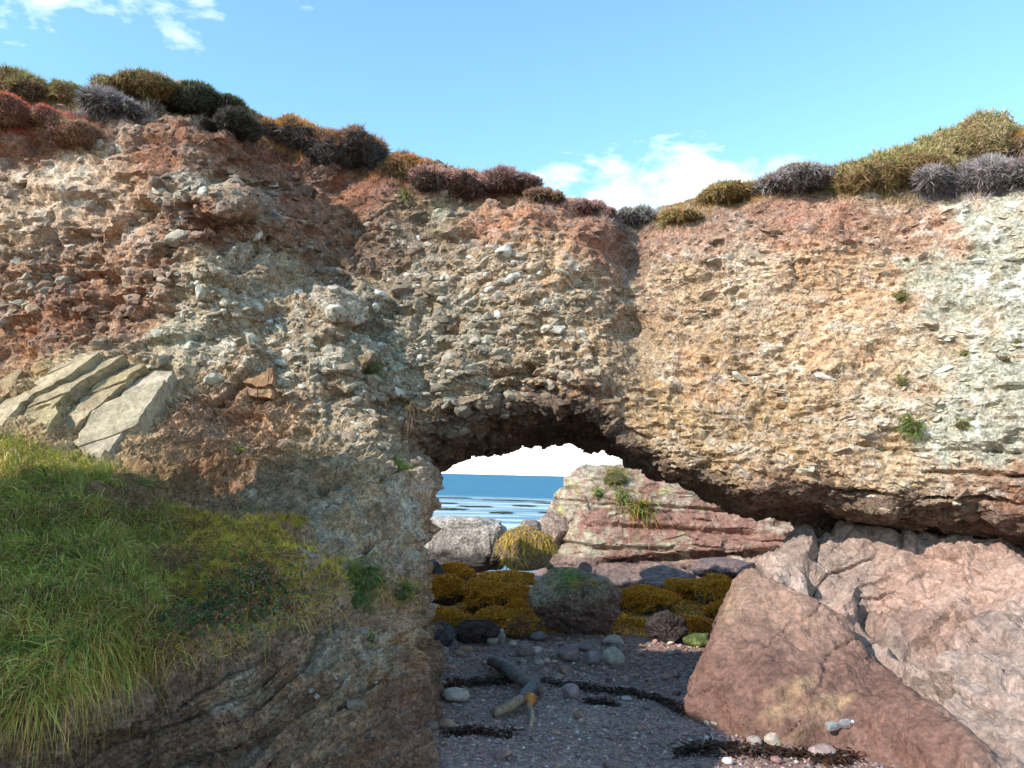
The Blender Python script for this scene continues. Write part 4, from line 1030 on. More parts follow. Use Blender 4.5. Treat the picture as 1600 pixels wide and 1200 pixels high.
G1 = [((.13, .22, .04), 3), ((.22, .26, .06), 2), ((.30, .24, .10), 1)]
G2 = [((.20, .26, .06), 2), ((.32, .28, .11), 1.5), ((.28, .17, .07), 1)]
DRY = [((.30, .22, .12), 2), ((.22, .14, .08), 2), ((.18, .16, .06), 1)]
tuft(577,566,62,42,[((.13,.20,.05),3),((.20,.22,.08),1)],'dark green grass tuft on the shaded face left of the arch',260)
tuft(622,728,58,36,[((.10,.17,.03),3),((.15,.2,.05),1)],'short mossy green cushion at the shoulder of the arch pillar',500,.3,wid=.007)
tuft(1425,655,58,56,G1,'largest bright green tuft on the sunlit right wall',380)
tuft(1410,592,34,30,G2,'yellow green tuft just above the largest tuft on the right wall',140)
tuft(1503,656,40,30,G2,'pale grass tuft right of the largest tuft on the lichen wall',150)
tuft(1408,456,34,34,G2,'small tuft high in the crack of the right wall',150)
tuft(1508,546,30,30,G2,'small green tuft beside the bright white stone on the right wall',130)
tuft(1568,556,34,24,DRY,'brownish tuft near the right picture edge on the lichen wall',130)
tuft(1590,528,22,26,G2,'tiny green tuft at the right picture edge above the brownish one',70)
tuft(372,702,24,22,G1,'tiny bright green tuft among the thin slate beds',110)
tuft(632,298,34,34,[((.32,.34,.12),2),((.24,.28,.08),2)],'pale yellow green tuft under the purple ridge of heather',160,.8)
tuft(572,892,90,60,G1,'bushy green grass at the right end of the grass ledge',600,.7)
tuft(628,922,60,26,[((.12,.18,.04),3),((.2,.2,.06),1)],'thin green grass fringe on the corner of the pillar',260,.5)
tuft(556,928,44,40,[((.10,.20,.06),3),((.15,.24,.08),1)],'dark green tuft hanging below the bushy grass of the ledge',220,.8)
tuft(578,992,26,24,G1,'tiny tuft low on the shaded pillar face',70)
tuft(640,622,50,70,[((.22,.15,.09),3),((.3,.22,.14),1)],'dry brown roots hanging from the rock left of the arch crown',200,1.6,name='hanging_roots',cat='roots')
tuft(962,742,80,34,[((.40,.36,.12),3),((.24,.28,.07),2)],'yellow grass on the crest of the layered rock',420,.5,wid=.008,grp='plants on the layered rock')
tuft(972,768,40,30,[((.26,.32,.09),3),((.36,.34,.12),1)],'green grass streak hanging below the yellow crest grass',240,.9,wid=.008,grp='plants on the layered rock')
tuft(1000,788,64,40,[((.18,.30,.06),3),((.40,.26,.05),2),((.36,.16,.05),1)],'green and orange leafy clump midway up the layered rock',420,.6,wid=.012,grp='plants on the layered rock')
tuft(936,768,28,18,[((.15,.26,.06),1)],'tiny green clump on the left side of the layered rock',110,.4,wid=.01,grp='plants on the layered rock')

# ---- grass covered ledge (stuff)
gpoly = [(-120,672),(60,686),(180,735),(250,792),(360,800),(470,808),(515,868),(560,868),(600,888),(640,915),(648,932),(600,938),(520,945),(440,985),(330,1010),(240,1035),(200,1055),(120,1080),(60,1115),(-120,1135)]
gw = np.array([hit_field(*q) for q in gpoly])[:, [0, 2]]


def inpoly(x, z, poly):
    ins = np.zeros(len(x), bool); j = len(poly) - 1
    for i in range(len(poly)):
        xi, zi = poly[i]; xj, zj = poly[j]
        c = ((zi > z) != (zj > z)) & (x < (xj - xi) * (z - zi) / (zj - zi + 1e-12) + xi); ins ^= c; j = i
    return ins


wob = .10 * fbm(fcen, 2.2, 3, 300)
ing = inpoly(fcen[:, 0] + wob, fcen[:, 2] + wob, gw) & (fcen[:, 1] < 8.2) & (fcen[:, 2] < 2.9)
gv = fcen[ing]
print('grass area faces', ing.sum())
rg = np.random.default_rng(77)
down = np.array([.12, -.55, 0.0])


def grass_layer(n_, wfun, Lr, wid, droop, pal, dirn, seg=3, spread=.4):
    w_ = np.where(ing, wfun(fcen), 0); p_, k_ = sample_mesh(V2, Q, n_, rg, w_); nr = fnor[k_]
    D = nr * .45 + UP * .75 + dirn + rg.normal(0, spread, (n_, 3)) + .9 * np.c_[fbm(p_, 2.6, 2, 331), fbm(p_, 2.6, 2, 332), .5 * fbm(p_, 2.6, 2, 333)]
    cl_ = .5 + .5 * fbm(p_, 3.2, 3, 310)
    L_ = rg.uniform(Lr[0], Lr[1], n_) * (.65 + .7 * cl_)
    c = pick_cols(rg, pal, n_, .3) * np.float32([[1.4, 1.2, 1.1]]) * (.6 + 1.1 * (.5 + .5 * fbm(p_, 1.6, 3, 320)))[:, None]
    return p_ - nr * .01, D, L_, rg.uniform(.7, 1.4, n_) * wid, droop * rg.uniform(.5, 1.4, n_), c


fpxg, fpyg, _ = project(fcen)
left = sstep(300, 200, fpxg); mid = 1 - left
lowedge = sstep(.0, .35, (fpyg - np.interp(fpxg, [0, 200, 330, 520, 640], [930, 930, 920, 880, 890])) / 120)
bare = np.exp(-(((fpxg - 265) / 55) ** 2 + ((fpyg - 875) / 30) ** 2))
GL = [((.15, .24, .04), 3), ((.24, .29, .055), 3), ((.34, .31, .09), 1.8), ((.46, .38, .18), 1.3)]
GM = [((.30, .29, .035), 3), ((.42, .37, .055), 2.6), ((.42, .28, .09), 1.8)]
GE = [((.24, .26, .05), 2), ((.38, .30, .08), 2), ((.40, .25, .08), 1.4)]
layers = [grass_layer(30000, lambda c: left * (1 - .5 * lowedge) * (1 - .8 * bare), (.14, .42), .006, .85, GL, down * .6),
          grass_layer(34000, lambda c: mid * (1 - lowedge * .8) * (1 - .85 * bare), (.05, .12), .005, .4, GM, down * .2, 3, .5),
          grass_layer(11000, lambda c: lowedge * left + .06 * mid * lowedge, (.10, .36), .0055, 1.1, GE, down * .9, 3, .7),
          grass_layer(2600, lambda c: bare, (.04, .10), .005, .3, DRY, down * .2)]
cat_ = [np.concatenate(z_) for z_ in zip(*[layers[1], layers[3]])]
link('turf', blades('turf', *cat_, rg, 2), M_LEAF, label='short yellow green turf on the right half of the ledge', cat='turf', kind='stuff')
cat_ = [np.concatenate(z_) for z_ in zip(*[layers[0], layers[2]])]
link('grass', blades('grass', *cat_, rg, 3), M_LEAF, label='long green grass covering the ledge at lower left', cat='grass', kind='stuff')


# ---- creeping leaves, seed heads, bigger plants on the ledge
def leaf_quads(name, P_, N_, size, cols, rng_):
    n_ = len(P_); a = np.cross(N_, rng_.normal(size=(n_, 3))); a /= np.linalg.norm(a, axis=1, keepdims=True); b = np.cross(N_, a)
    s = size[:, None]
    vv = np.stack([P_ - a * s, P_ - a * s * .1 + b * s * .62 + N_ * s * .2, P_ + a * s, P_ - a * s * .1 - b * s * .62 + N_ * s * .2], 1).reshape(-1, 3)
    ff_ = np.arange(n_ * 4).reshape(-1, 4)
    return mesh_np(name, vv, ff_, np.repeat(cols, 4, 0))


pat = np.where(ing, np.exp(-(((fpxg - 392) / 52) ** 2 + ((fpyg - 925) / 48) ** 2)) + .8 * np.exp(-(((fpxg - 300) / 50) ** 2 + ((fpyg - 975) / 26) ** 2)), 0) ** 1.5
p_, k_ = sample_mesh(V2, Q, 4200, rg, pat); nr = fnor[k_] * .7 + np.array([0, -.4, .5]) + rg.normal(0, .35, (4200, 3)); nr /= np.linalg.norm(nr, axis=1, keepdims=True)
link('creeping_plant', leaf_quads('creeping_plant', p_ + fnor[k_] * rg.uniform(.02, .10, (4200, 1)), nr, rg.uniform(.008, .017, 4200),
     pick_cols(rg, [((.05, .11, .035), 4), ((.09, .15, .05), 2), ((.24, .08, .035), 2), ((.34, .15, .05), .7)], 4200), rg), M_LEAF,
     label='dark creeping plant with small round leaves at the edge of the grass ledge', cat='plant')
sw = np.where(ing, np.exp(-(((fpxg - 390) / 80) ** 2 + ((fpyg - 930) / 60) ** 2)) + .8 * np.exp(-(((fpxg - 200) / 45) ** 2 + ((fpyg - 790) / 26) ** 2)) + .4 * np.exp(-(((fpxg - 370) / 60) ** 2 + ((fpyg - 835) / 22) ** 2)), 0)
p_, k_ = sample_mesh(V2, Q, 420, rg, sw); hd = p_ + fnor[k_] * .07 + UP * rg.uniform(.03, .10, (420, 1))
me = scatter_mesh('seed_heads', hd, rotm(rg, 420), np.tile(rg.uniform(.004, .0075, (420, 1)), (1, 3)), TINY, pick_cols(rg, [((.46, .33, .25), 3), ((.38, .22, .14), 2)], 420), rg)
link('seed_heads', me, M_LEAF, label='pale dry thrift seed heads dotted over the ledge', cat='flowers', kind='stuff')


def rosette(px_t, py_t, n_, L0, wid, pal, label, name, cat, droop=.7):
    PLSEED[0] += 1; r_ = np.random.default_rng(PLSEED[0]); h_ = hit(px_t, py_t, ('cliff_face',)); c = np.array(h_[0])
    root = link(name, None, label=label, cat=cat, loc=tuple(c))
    D = r_.normal(0, .6, (n_, 3)) + UP * .8 + np.array([.1, -.5, 0])
    vs_ = r_.normal(0, .06, (n_, 3)) * [1, .6, .3]
    link('leaves', blades('leaves', vs_, D, L0 * r_.uniform(.6, 1.2, n_), wid * r_.uniform(.7, 1.3, n_), droop * r_.uniform(.5, 1.3, n_), pick_cols(r_, pal, n_, .15), r_, 4), M_LEAF, root)


rosette(95,880,90,.20,.028,[((.09,.18,.045),3),((.14,.24,.06),2)],'broad leaved bluish green plant in the long grass at left','leafy_plant','plant')
rosette(68,1020,70,.34,.014,[((.13,.24,.05),3),((.2,.3,.07),1)],'tuft of wide blue green blades near the bottom left of the ledge','wide_blade_tuft','grass tuft',.95)
rosette(120,1010,60,.30,.012,[((.13,.24,.05),3),((.2,.3,.07),1)],'second tuft of wide green blades, right of the lowest left one','wide_blade_tuft','grass tuft',.95)
rosette(390,800,60,.14,.008,[((.16,.28,.08),3),((.25,.33,.12),1)],'thin upright grass tuft at the back of the turf under the slate','upright_tuft','grass tuft',.4)
rosette(225,755,60,.18,.007,[((.20,.26,.07),3),((.3,.27,.12),1)],'thin yellow green tuft at the foot of the slate slabs','upright_tuft','grass tuft',.4)
# ================================================================== BEACH STONES
rb_ = np.random.default_rng(21)
BVO = BV['rock_outcrop']; BVC = BV['cliff_face']


def free(x, y, z=.12):
    for bv in (BVO, BVC):
        loc, nor, i, d_ = bv.find_nearest(Vector((x, y, z)))
        if loc is not None and d_ < 3 and (Vector((x, y, z)) - loc).dot(nor) < 0.0: return False
    return True


n = 36000
PX = rb_.uniform(-1.2, 4.2, n); PY = 4.8 + 7.6 * rb_.random(n) ** 1.05
PZ = beach_z(PX, PY)
# true sheet height by bilinear-ish lookup from the beach BVH on a coarse grid is close to beach_z + small noise
PZ = PZ + 0.035 * fbm(np.c_[PX, PY, 0 * PX], 1.8, 4, 3)
r = .006 + .017 * rb_.random(n) ** 2.5
S = np.c_[r * rb_.uniform(.9, 1.5, n), r * rb_.uniform(.8, 1.2, n), r * rb_.uniform(.5, .8, n)]
a_ = rb_.uniform(0, 6.283, n); Rz = np.zeros((n, 3, 3)); Rz[:, 0, 0] = np.cos(a_); Rz[:, 0, 1] = -np.sin(a_); Rz[:, 1, 0] = np.sin(a_); Rz[:, 1, 1] = np.cos(a_); Rz[:, 2, 2] = 1
PCOL = [((.31, .205, .175), 4), ((.36, .245, .205), 3), ((.23, .165, .15), 2), ((.38, .32, .28), 1.0), ((.38, .23, .165), 1.4), ((.56, .50, .43), .25), ((.25, .22, .215), 1)]
me = scatter_mesh('pebbles', np.c_[PX, PY, PZ + r * .25], Rz, S, OCTS, pick_cols(rb_, PCOL, n), rb_)
link('pebbles', me, M_CLAST, label='purplish pebbles strewn over the shingle beach', cat='pebbles', kind='stuff')


def cobble(x, y, rad, col, label, group=None, sc=(1.2, 1, .7), rz=None, name='cobble', cat='stone', sink=.3, z=None):
    me = PEB_ME[int(rb_.integers(0, len(PEB_ME)))]; z0 = ground_z(x, y) if z is None else z
    o = link(name, me, None, None, label, cat, group)
    o.matrix_world = Matrix.Translation((x, y, z0 + rad * sc[2] * (1 - sink))) @ Matrix.Rotation(rb_.uniform(0, 6.28) if rz is None else rz, 4, 'Z') @ Matrix.Rotation(rb_.normal(0, .15), 4, 'X') @ Matrix.Diagonal((rad * sc[0], rad * sc[1], rad * sc[2], 1))
    o.color = (float(col[0]) * .92, float(col[1]) * .84, float(col[2]) * .80, 1); return o


def cob_px(px_, py_, w, h, col, label, group=None, **kw):
    hh = hit(px_, py_ + h * .42, ('beach_ground',)); s_ = hh[0].y / FPX; rad = w * .43 * s_
    return cobble(hh[0].x, hh[0].y + rad * .5, rad, col, label, group, sc=(1.0, .85, max(.45, h / w * 1.05)), rz=0, **kw)


taken = []
for a in ((712,1087,46,28,(.46,.41,.34),'large pale rounded stone lying left of the driftwood'),
          (892,1082,32,26,(.30,.22,.21),'purplish stone right of the driftwood beside the weed line'),
          (960,1028,36,30,(.40,.37,.30),'pale cobble with a tan foot right of the grey cobbles'),
          (925,1030,30,28,(.27,.24,.25),'blue grey cobble left of the pale tan-footed one'),
          (960,1000,34,20,(.40,.37,.30),'pale oval stone in front of the round boulder at right'),
          (843,995,30,16,(.22,.19,.20),'flat dark stone below the left of the round boulder'),
          (820,1015,30,26,(.24,.19,.18),'dull purple pointed stone right of the balanced stones'),
          (890,1022,34,30,(.25,.19,.18),'brown purple cobble in the middle of the stone band'),
          (913,1010,24,20,(.22,.18,.17),'brown cobble behind the middle of the stone band'),
          (770,1002,20,14,(.46,.42,.34),'cream stone left of the balanced stones'),
          (800,1006,16,12,(.50,.46,.38),'small cream stone right of the balanced stones'),
          (690,1018,26,14,(.30,.26,.25),'flat grey stone by the pillar at the left end of the band'),
          (1212,1162,34,26,(.42,.39,.32),'pale grey cobble near the bottom in front of the outcrop'),
          (1270,1148,44,26,(.36,.31,.30),'flat grey slab stone just left of the plastic bottle'),
          (1138,1190,18,14,(.72,.71,.68),'bright white stone near the bottom edge of the beach'),
          (1150,1138,22,12,(.62,.60,.55),'white flat stone at the foot of the outcrop'),
          (1115,1130,34,12,(.40,.36,.28),'tan flat stone at the left foot of the outcrop'),
          (1180,1160,26,18,(.34,.30,.28),'grey cobble left of the pale grey cobble near the bottom'),
          (1290,1178,44,22,(.36,.29,.27),'pinkish flat cobble in the stones at bottom right'),
          (1310,1162,26,16,(.48,.34,.22),'orange tan stone below the plastic bottle'),
          (1048,1020,16,8,(.58,.54,.46),'cream flat pebble right of the stone band'),
          (676,1062,18,14,(.33,.30,.28),'grey stone in the weed line beside the pillar'),
          (980,1092,18,8,(.44,.41,.36),'pale pebble under the weed line right of the driftwood')):
    o = cob_px(*a); taken.append((o.location.x, o.location.y))
# two balanced stones
o = cob_px(784,996,17,17,(.42,.40,.36),'lower stone of the two balanced at the back of the beach')
cobble(o.location.x - .01, o.location.y, .045, (.6, .57, .5), 'small pale stone balanced on top of another at the back of the beach', sc=(1.0, .9, .8), sink=0.0, z=o.location.z + .062)
cnt_ = 0
for _ in range(6000):
    if cnt_ >= 190: break
    y = 5.3 + 6.2 * rb_.random() if rb_.random() < .4 else rb_.normal(9.9, .75)
    x = rb_.uniform(-.9, 3.0)
    if not (5.2 < y < 11.6): continue
    q = project(np.array([[x, y, 0.0]])); qx, qy = q[0][0], q[1][0]
    if qx < 640 or qx > 1330 or qy > 1230: continue
    rad = .02 + .042 * rb_.random() ** 2.6
    if not free(x, y): continue
    if any((x - a) ** 2 + (y - b) ** 2 < (rad + .05) ** 2 for a, b in taken): continue
    taken.append((x, y)); cnt_ += 1
    cc_ = pick_cols(rb_, PCOL, 1)[0]; tone = 'pale' if cc_.mean() > .30 else ('dark grey' if cc_[0] / cc_[2] < 1.2 else ('reddish' if cc_[0] / cc_[2] > 1.6 else 'dull purple'))
    place = 'at the back of the beach near the boulders' if y > 9.2 else ('around the driftwood on the shaded beach' if y > 7.2 else 'near the front edge of the shingle')
    cobble(x, y, rad, cc_, 'small %s cobble %s' % (tone, place), 'small cobbles on the shingle', sc=(rb_.uniform(1, 1.4), 1, rb_.uniform(.55, .85)))


# ---- seaweed lines washed up
def wrack(line, n_, wpx, label, col=((.045, .032, .026), (.06, .04, .028), (.09, .045, .028))):
    pts = np.array([np.array(hit(a, b, ('beach_ground',))[0]) for a, b in line]); seg = np.r_[0, np.cumsum(np.linalg.norm(np.diff(pts, axis=0), axis=1))]
    t = rb_.uniform(0, seg[-1], n_); c = np.stack([np.interp(t, seg, pts[:, d]) for d in range(3)], 1)
    c[:, :2] += rb_.normal(0, 1, (n_, 2)) * wpx * (.5 + .8 * np.abs(vnoise(c * 2.2, 5)))[:, None] * [.5, 1]
    c[:, 2] = beach_z(c[:, 0], c[:, 1]) + 0.035 * fbm(np.c_[c[:, 0], c[:, 1], 0 * t], 1.8, 4, 3) + rb_.uniform(.0, .05, n_)
    D = rb_.normal(size=(n_, 3)) * [1, 1, .25]; D[:, 2] = np.abs(D[:, 2])
    cl_ = np.float32(col)[rb_.integers(0, len(col), n_)] * rb_.uniform(.6, 1.4, (n_, 1))
    link('seaweed_line', blades('seaweed_line', c, D, rb_.uniform(.03, .10, n_), rb_.uniform(.012, .03, n_), rb_.uniform(.1, .5, n_), cl_, rb_, 3), M_WEED, label=label, cat='seaweed', kind='stuff')


wrack([(655,1078),(700,1072),(760,1068),(805,1064)], 1800, .07, 'dark line of washed up seaweed left of the driftwood')
wrack([(850,1066),(880,1072),(930,1080),(985,1084),(1030,1096),(1060,1112),(1110,1128)], 2200, .05, 'long dark seaweed line running right from the driftwood to the outcrop')
wrack([(915,1098),(940,1100),(962,1104)], 350, .03, 'short dark strand of seaweed below the long line')
wrack([(700,1150),(740,1146),(800,1152)], 420, .07, 'thin reddish brown scatter of seaweed below the driftwood at left', ((.07, .025, .018), (.05, .025, .018)))
wrack([(1060,1178),(1130,1172),(1230,1180),(1300,1190),(1350,1172),(1390,1180)], 1800, .07, 'dark seaweed heap along the bottom edge beside the outcrop', ((.025, .018, .014), (.07, .03, .015), (.04, .02, .015)))


# ---- driftwood
def tube(pts, rad, ring=14, sub=8, seed=0, knob=.2, caps=True):
    pts = np.array(pts, float); rad = np.array(rad, float); t = np.arange(len(pts)); tt = np.linspace(0, len(pts) - 1, (len(pts) - 1) * sub + 1)
    def crom(a):
        a = np.concatenate([[2 * a[0] - a[1]], a, [2 * a[-1] - a[-2]]]); i = np.minimum(tt.astype(int), len(pts) - 2); f = (tt - i)
        f = f[:, None] if a.ndim > 1 else f
        p0, p1, p2, p3 = a[i], a[i + 1], a[i + 2], a[i + 3]
        return .5 * (2 * p1 + (p2 - p0) * f + (2 * p0 - 5 * p1 + 4 * p2 - p3) * f ** 2 + (3 * p1 - p0 - 3 * p2 + p3) * f ** 3)
    c, r_ = crom(pts), crom(rad); d = np.gradient(c, axis=0); d /= np.linalg.norm(d, axis=1, keepdims=True)
    s = np.cross(d, [0, 0, 1.0]); s /= np.linalg.norm(s, axis=1, keepdims=True) + 1e-9; u = np.cross(s, d)
    an = np.linspace(0, 2 * np.pi, ring, endpoint=False)
    P_ = c[:, None] + r_[:, None, None] * (np.cos(an)[None, :, None] * s[:, None] + np.sin(an)[None, :, None] * u[:, None])
    nz_ = fbm(P_.reshape(-1, 3) * [1, 1, 1] + seed, 11, 4, seed, .6).reshape(len(c), ring)
    P_ = c[:, None] + (P_ - c[:, None]) * (1 + knob * nz_[:, :, None])
    m = len(c); F = []
    for i in range(m - 1):
        for j in range(ring): F.append([i * ring + j, i * ring + (j + 1) % ring, (i + 1) * ring + (j + 1) % ring, (i + 1) * ring + j])
    V_ = P_.reshape(-1, 3)
    if caps:
        for e, i in ((0, 0), (1, m - 1)):
            V_ = np.concatenate([V_, c[i][None] + d[i][None] * r_[i] * (.15 if e else -.15)]); k = len(V_) - 1
            for j in range(ring):
                a, b = i * ring + j, i * ring + (j + 1) % ring
                F.append([k, b, a, a] if not e else [k, a, b, b])
    tri = [[f[0], f[1], f[2]] if f[2] == f[3] else f for f in F]
    me = bpy.data.meshes.new('t'); me.from_pydata(V_.tolist(), [], tri); me.update(); me.polygons.foreach_set('use_smooth', np.ones(len(tri), bool))
    return me


def obj_mat(name, col, rough, grain, stretch, bump=.5, speck=.25):
    m_ = rock_mat(name, src='Obj', rough=rough, grain=grain, bump=bump, dist=.006, speck=speck, stretch=stretch); return m_


M_WOOD = obj_mat('weathered_wood', None, .75, 60, (1, 1, 1), .6, .3)
def bp_(px_, py_, up): h_ = hit(px_, py_, ('beach_ground',)); return np.array(h_[0]) + [0, 0, up]
DW = link('driftwood', None, label='bent grey driftwood branch with a sawn orange end on the beach', cat='driftwood', loc=tuple(bp_(810, 1085, 0)))
o0 = np.array(DW.location)
def wood(name, pts, rad, col, seed, parent=DW, **kw):
    me = tube([p - o0 for p in pts], [q * 1.0 for q in rad], seed=seed, **{'knob': .3, **kw}); me.name = name
    o = link(name, me, M_WOOD, parent); o.color = (col[0] * 1.0, col[1] * .88, col[2] * .78, 1); return o


J = bp_(832, 1092, .12)
K = bp_(816, 1112, .13)
wood('trunk', [bp_(768,1046,.10), bp_(790,1062,.14), bp_(815,1082,.13), J], [.062, .075, .07, .066], (.15, .14, .14), 1)
wood('bent_limb', [J + [.02, .05, .01], J, K, K + [-.02, -.05, 0]], [.05, .064, .055, .05], (.10, .115, .14), 2)
wood('side_stub', [J + [-.01, 0, 0], J + [.07, -.02, -.03], J + [.11, -.03, -.05]], [.045, .035, .015], (.14, .10, .085), 3)
wood('fork_branch', [K + [.01, 0, 0], bp_(796, 1120, .09), bp_(772, 1124, .05)], [.05, .045, .04], (.26, .20, .14), 4)
E = K + [.075, -.07, .01]
wood('sawn_stub', [K + [0, .02, 0], K + [.04, -.03, .005], E], [.05, .058, .056], (.26, .17, .11), 5)
wood('sawn_end', [E - [.008, -.008, 0], E + [.015, -.015, .001], E + [.024, -.024, .001]], [.060, .058, .046], (.52, .22, .06), 6, knob=.05)
wood('short_twig', [K + [.05, -.03, -.02], bp_(831, 1126, .05), bp_(829, 1138, .01)], [.026, .024, .018], (.36, .29, .2), 7)


# ---- plastic bottle
bl_ = hit(1312, 1141, ('beach_ground', 'rock_outcrop'))[0]
mB, nt, b = newmat('clear_plastic'); b.inputs['Base Color'].default_value = (.62, .68, .70, 1); b.inputs['Roughness'].default_value = .12; b.inputs['Transmission Weight'].default_value = .75; b.inputs['IOR'].default_value = 1.2
BT = link('plastic_bottle', None, label='crumpled clear plastic bottle lying at the foot of the outcrop', cat='bottle', loc=tuple(bl_))
axis = np.array([.97, .2, .12]); axis /= np.linalg.norm(axis); L_ = .235
prof = [(-.5, .026), (-.48, .034), (-.40, .037), (-.2, .036), (-.05, .027), (.02, .026), (.1, .035), (.28, .037), (.38, .030), (.46, .016), (.5, .014)]
body = tube([axis * L_ * t + [0, 0, .045] for t, r_ in prof], [r_ for t, r_ in prof], ring=18, sub=3, seed=3, knob=.16); body.name = 'body'
link('body', body, mB, BT)
capm = tube([axis * L_ * t + [0, 0, .045] for t in (.485, .5, .545)], [.017, .017, .016], ring=14, sub=2, seed=4, knob=0); capm.name = 'cap'
mC, nt, b = newmat('white_cap'); b.inputs['Base Color'].default_value = (.55, .62, .66, 1); b.inputs['Roughness'].default_value = .4
link('cap', capm, mC, BT)


# ================================================================== BOULDERS BEHIND THE ARCH
def boulder(x0, y0, x1, y1, label, col, name='boulder', Yd=None, seed=1, amp=.14, cuts=9, lo=.72, flat=None, colfun=None, dep=.8, cat='boulder', weed=0, wcol=None, wtop=.1, wlen=(.03, .085), group=None, sub=5, wdrp=.45, rotz=0., tilt=0., sq=1):
    hh = hit((x0 + x1) / 2, y1, ('beach_ground',)); Yc = (Yd if Yd else hh[0].y); w = (x1 - x0) * Yc / FPX; h = (y1 - y0) * Yc / FPX; rx, rz = w / 2, h / 2; ry = rx * dep
    Yc2 = Yc + ry * .8; c = at((x0 + x1) / 2, (y0 + y1) / 2, Yc2); k_ = Yc2 / Yc; rx *= k_; rz *= k_
    r_ = np.random.default_rng(seed); v, f = ICO[sub]
    n_ = r_.normal(size=(cuts, 3)); n_ /= np.linalg.norm(n_, axis=1, keepdims=True); hc = r_.uniform(lo, .98, cuts); d = v @ n_.T
    rad = np.minimum(np.where(d > .05, hc / np.maximum(d, .05), 9).min(1), 1.0)
    rad = rad * (1 + 1.3 * amp * fbm(v + seed, 1.5, 4, seed) + amp * .38 * fbm(v + seed, 5, 4, seed + 3, .6, True))
    if sq != 1:
        v0 = v; v = np.sign(v) * np.abs(v) ** sq; v = v * (1 + amp * .5 * fbm(v0 + seed, 3, 4, seed + 8))[:, None]
    P_ = v * rad[:, None] * [rx, ry, rz]
    lo_, hi_ = P_.min(0), P_.max(0); P_[:, 0] *= 2 * rx / (hi_[0] - lo_[0]); P_[:, 2] *= 2 * rz / (hi_[2] - lo_[2])
    P_[:, 2] -= (P_[:, 2].max() - rz); P_[:, 0] -= (P_[:, 0].max() + P_[:, 0].min()) / 2
    if tilt: P_[:, 2] += tilt * P_[:, 0] * sstep(-rz, rz, P_[:, 2])
    cl_ = np.tile(np.float32(col), (len(v), 1)) * (1 + .35 * fbm(v + seed, 4, 4, seed + 5))[:, None]
    if colfun is not None: cl_ = colfun(P_, v, cl_, rz)
    base = c - UP * rz
    o = link(name, mesh_np(name, P_ + UP * rz, f, cl_), M_BOULDER, None, label, cat, group, loc=tuple(base))
    if weed:
        q, nr = tri_sample(P_, f, weed, r_, lambda nr, cc: sstep(wtop - .25, wtop + .25, nr[:, 2] + .3 * vnoise(cc * 6, seed)) * np.where(nr[:, 1] > .6, .1, 1))
        D = nr * .6 + r_.normal(0, .75, (weed, 3)) + np.array([0, -.2, 0.15])
        me = blades('seaweed', q + UP * rz, D, r_.uniform(*wlen, weed), r_.uniform(.012, .026, weed), wdrp * r_.uniform(.4, 1.3, weed), pick_cols(r_, wcol or WG, weed, .28), r_, 2)
        link('seaweed', me, M_WEED, o, kind='stuff')
    return o


WG = [((.66, .28, .015), 3), ((.50, .19, .015), 2), ((.72, .38, .03), 1.2), ((.24, .10, .018), .7)]
WY = [((.58, .40, .07), 3), ((.46, .30, .05), 2), ((.3, .2, .03), 1)]
WGR = 'weed covered rocks behind the arch'


def mossy(P_, v, cl_, rz):
    t = sstep(-.1, .6, v[:, 2] - .35 * v[:, 0] + .6 * fbm(v, 2.4, 4, 61)); cl_ = mixc(cl_, np.float32([[.36, .31, .21]]) + 0 * cl_, t * .6)
    g_ = np.exp(-(((v[:, 0] + .15) / .3) ** 2 + ((v[:, 2] - .8) / .3) ** 2)); cl_ = mixc(cl_, np.float32([[.16, .21, .045]]) + 0 * cl_, g_)
    o_ = sstep(.25, .5, fbm(v, 3, 3, 63)) * sstep(.2, .7, v[:, 2]); return mixc(cl_, np.float32([[.36, .22, .05]]) + 0 * cl_, o_ * .8)


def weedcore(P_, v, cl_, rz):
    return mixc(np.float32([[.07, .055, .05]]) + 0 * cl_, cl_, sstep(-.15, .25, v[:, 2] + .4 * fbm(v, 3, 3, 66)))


def barnacle(P_, v, cl_, rz):
    t = sstep(-.45, -.1, v[:, 2] + .3 * fbm(v, 3, 3, 64)); s_ = .7 + .5 * sstep(-.3, .5, fbm(v, 14, 3, 65)); return mixc(cl_, np.float32([[.46, .41, .36]]) * s_[:, None], t * .95)


boulder(824,888,972,994,'big rounded boulder standing in the arch with a mossy lichen top',(.20,.12,.095),seed=3,amp=.2,colfun=mossy,dep=.85,cuts=12,lo=.84,sq=1)
boulder(1008,956,1074,1008,'small dark pointed rock between the round boulder and the outcrop',(.055,.042,.04),seed=8,amp=.25,cuts=8,lo=.55,dep=.8)
boulder(655,806,792,892,'blocky barnacle covered boulder in front of the sea',(.085,.07,.065),Yd=19.0,seed=14,amp=.10,cuts=4,lo=.9,colfun=barnacle,dep=.7,sq=.5)
boulder(778,824,866,892,'boulder draped in long yellow seaweed left of the layered rock',(.26,.2,.13),Yd=18.2,seed=17,amp=.08,dep=.7,weed=2600,wcol=WY,wtop=-.1,wlen=(.06,.2),wdrp=1.2)
boulder(812,812,846,842,'small grey stone on the yellow weed boulder',(.24,.19,.17),Yd=18.6,seed=18,amp=.1,cuts=8,dep=.8,cat='stone')
boulder(840,800,900,860,'brown rock behind the yellow weed boulder',(.34,.25,.2),Yd=20.5,seed=19,amp=.12,cuts=9,dep=.9)
boulder(662,875,694,908,'dark grey triangular stone by the pillar edge',(.075,.075,.085),Yd=15.2,seed=23,amp=.05,cuts=6,lo=.5,dep=.8,cat='stone')
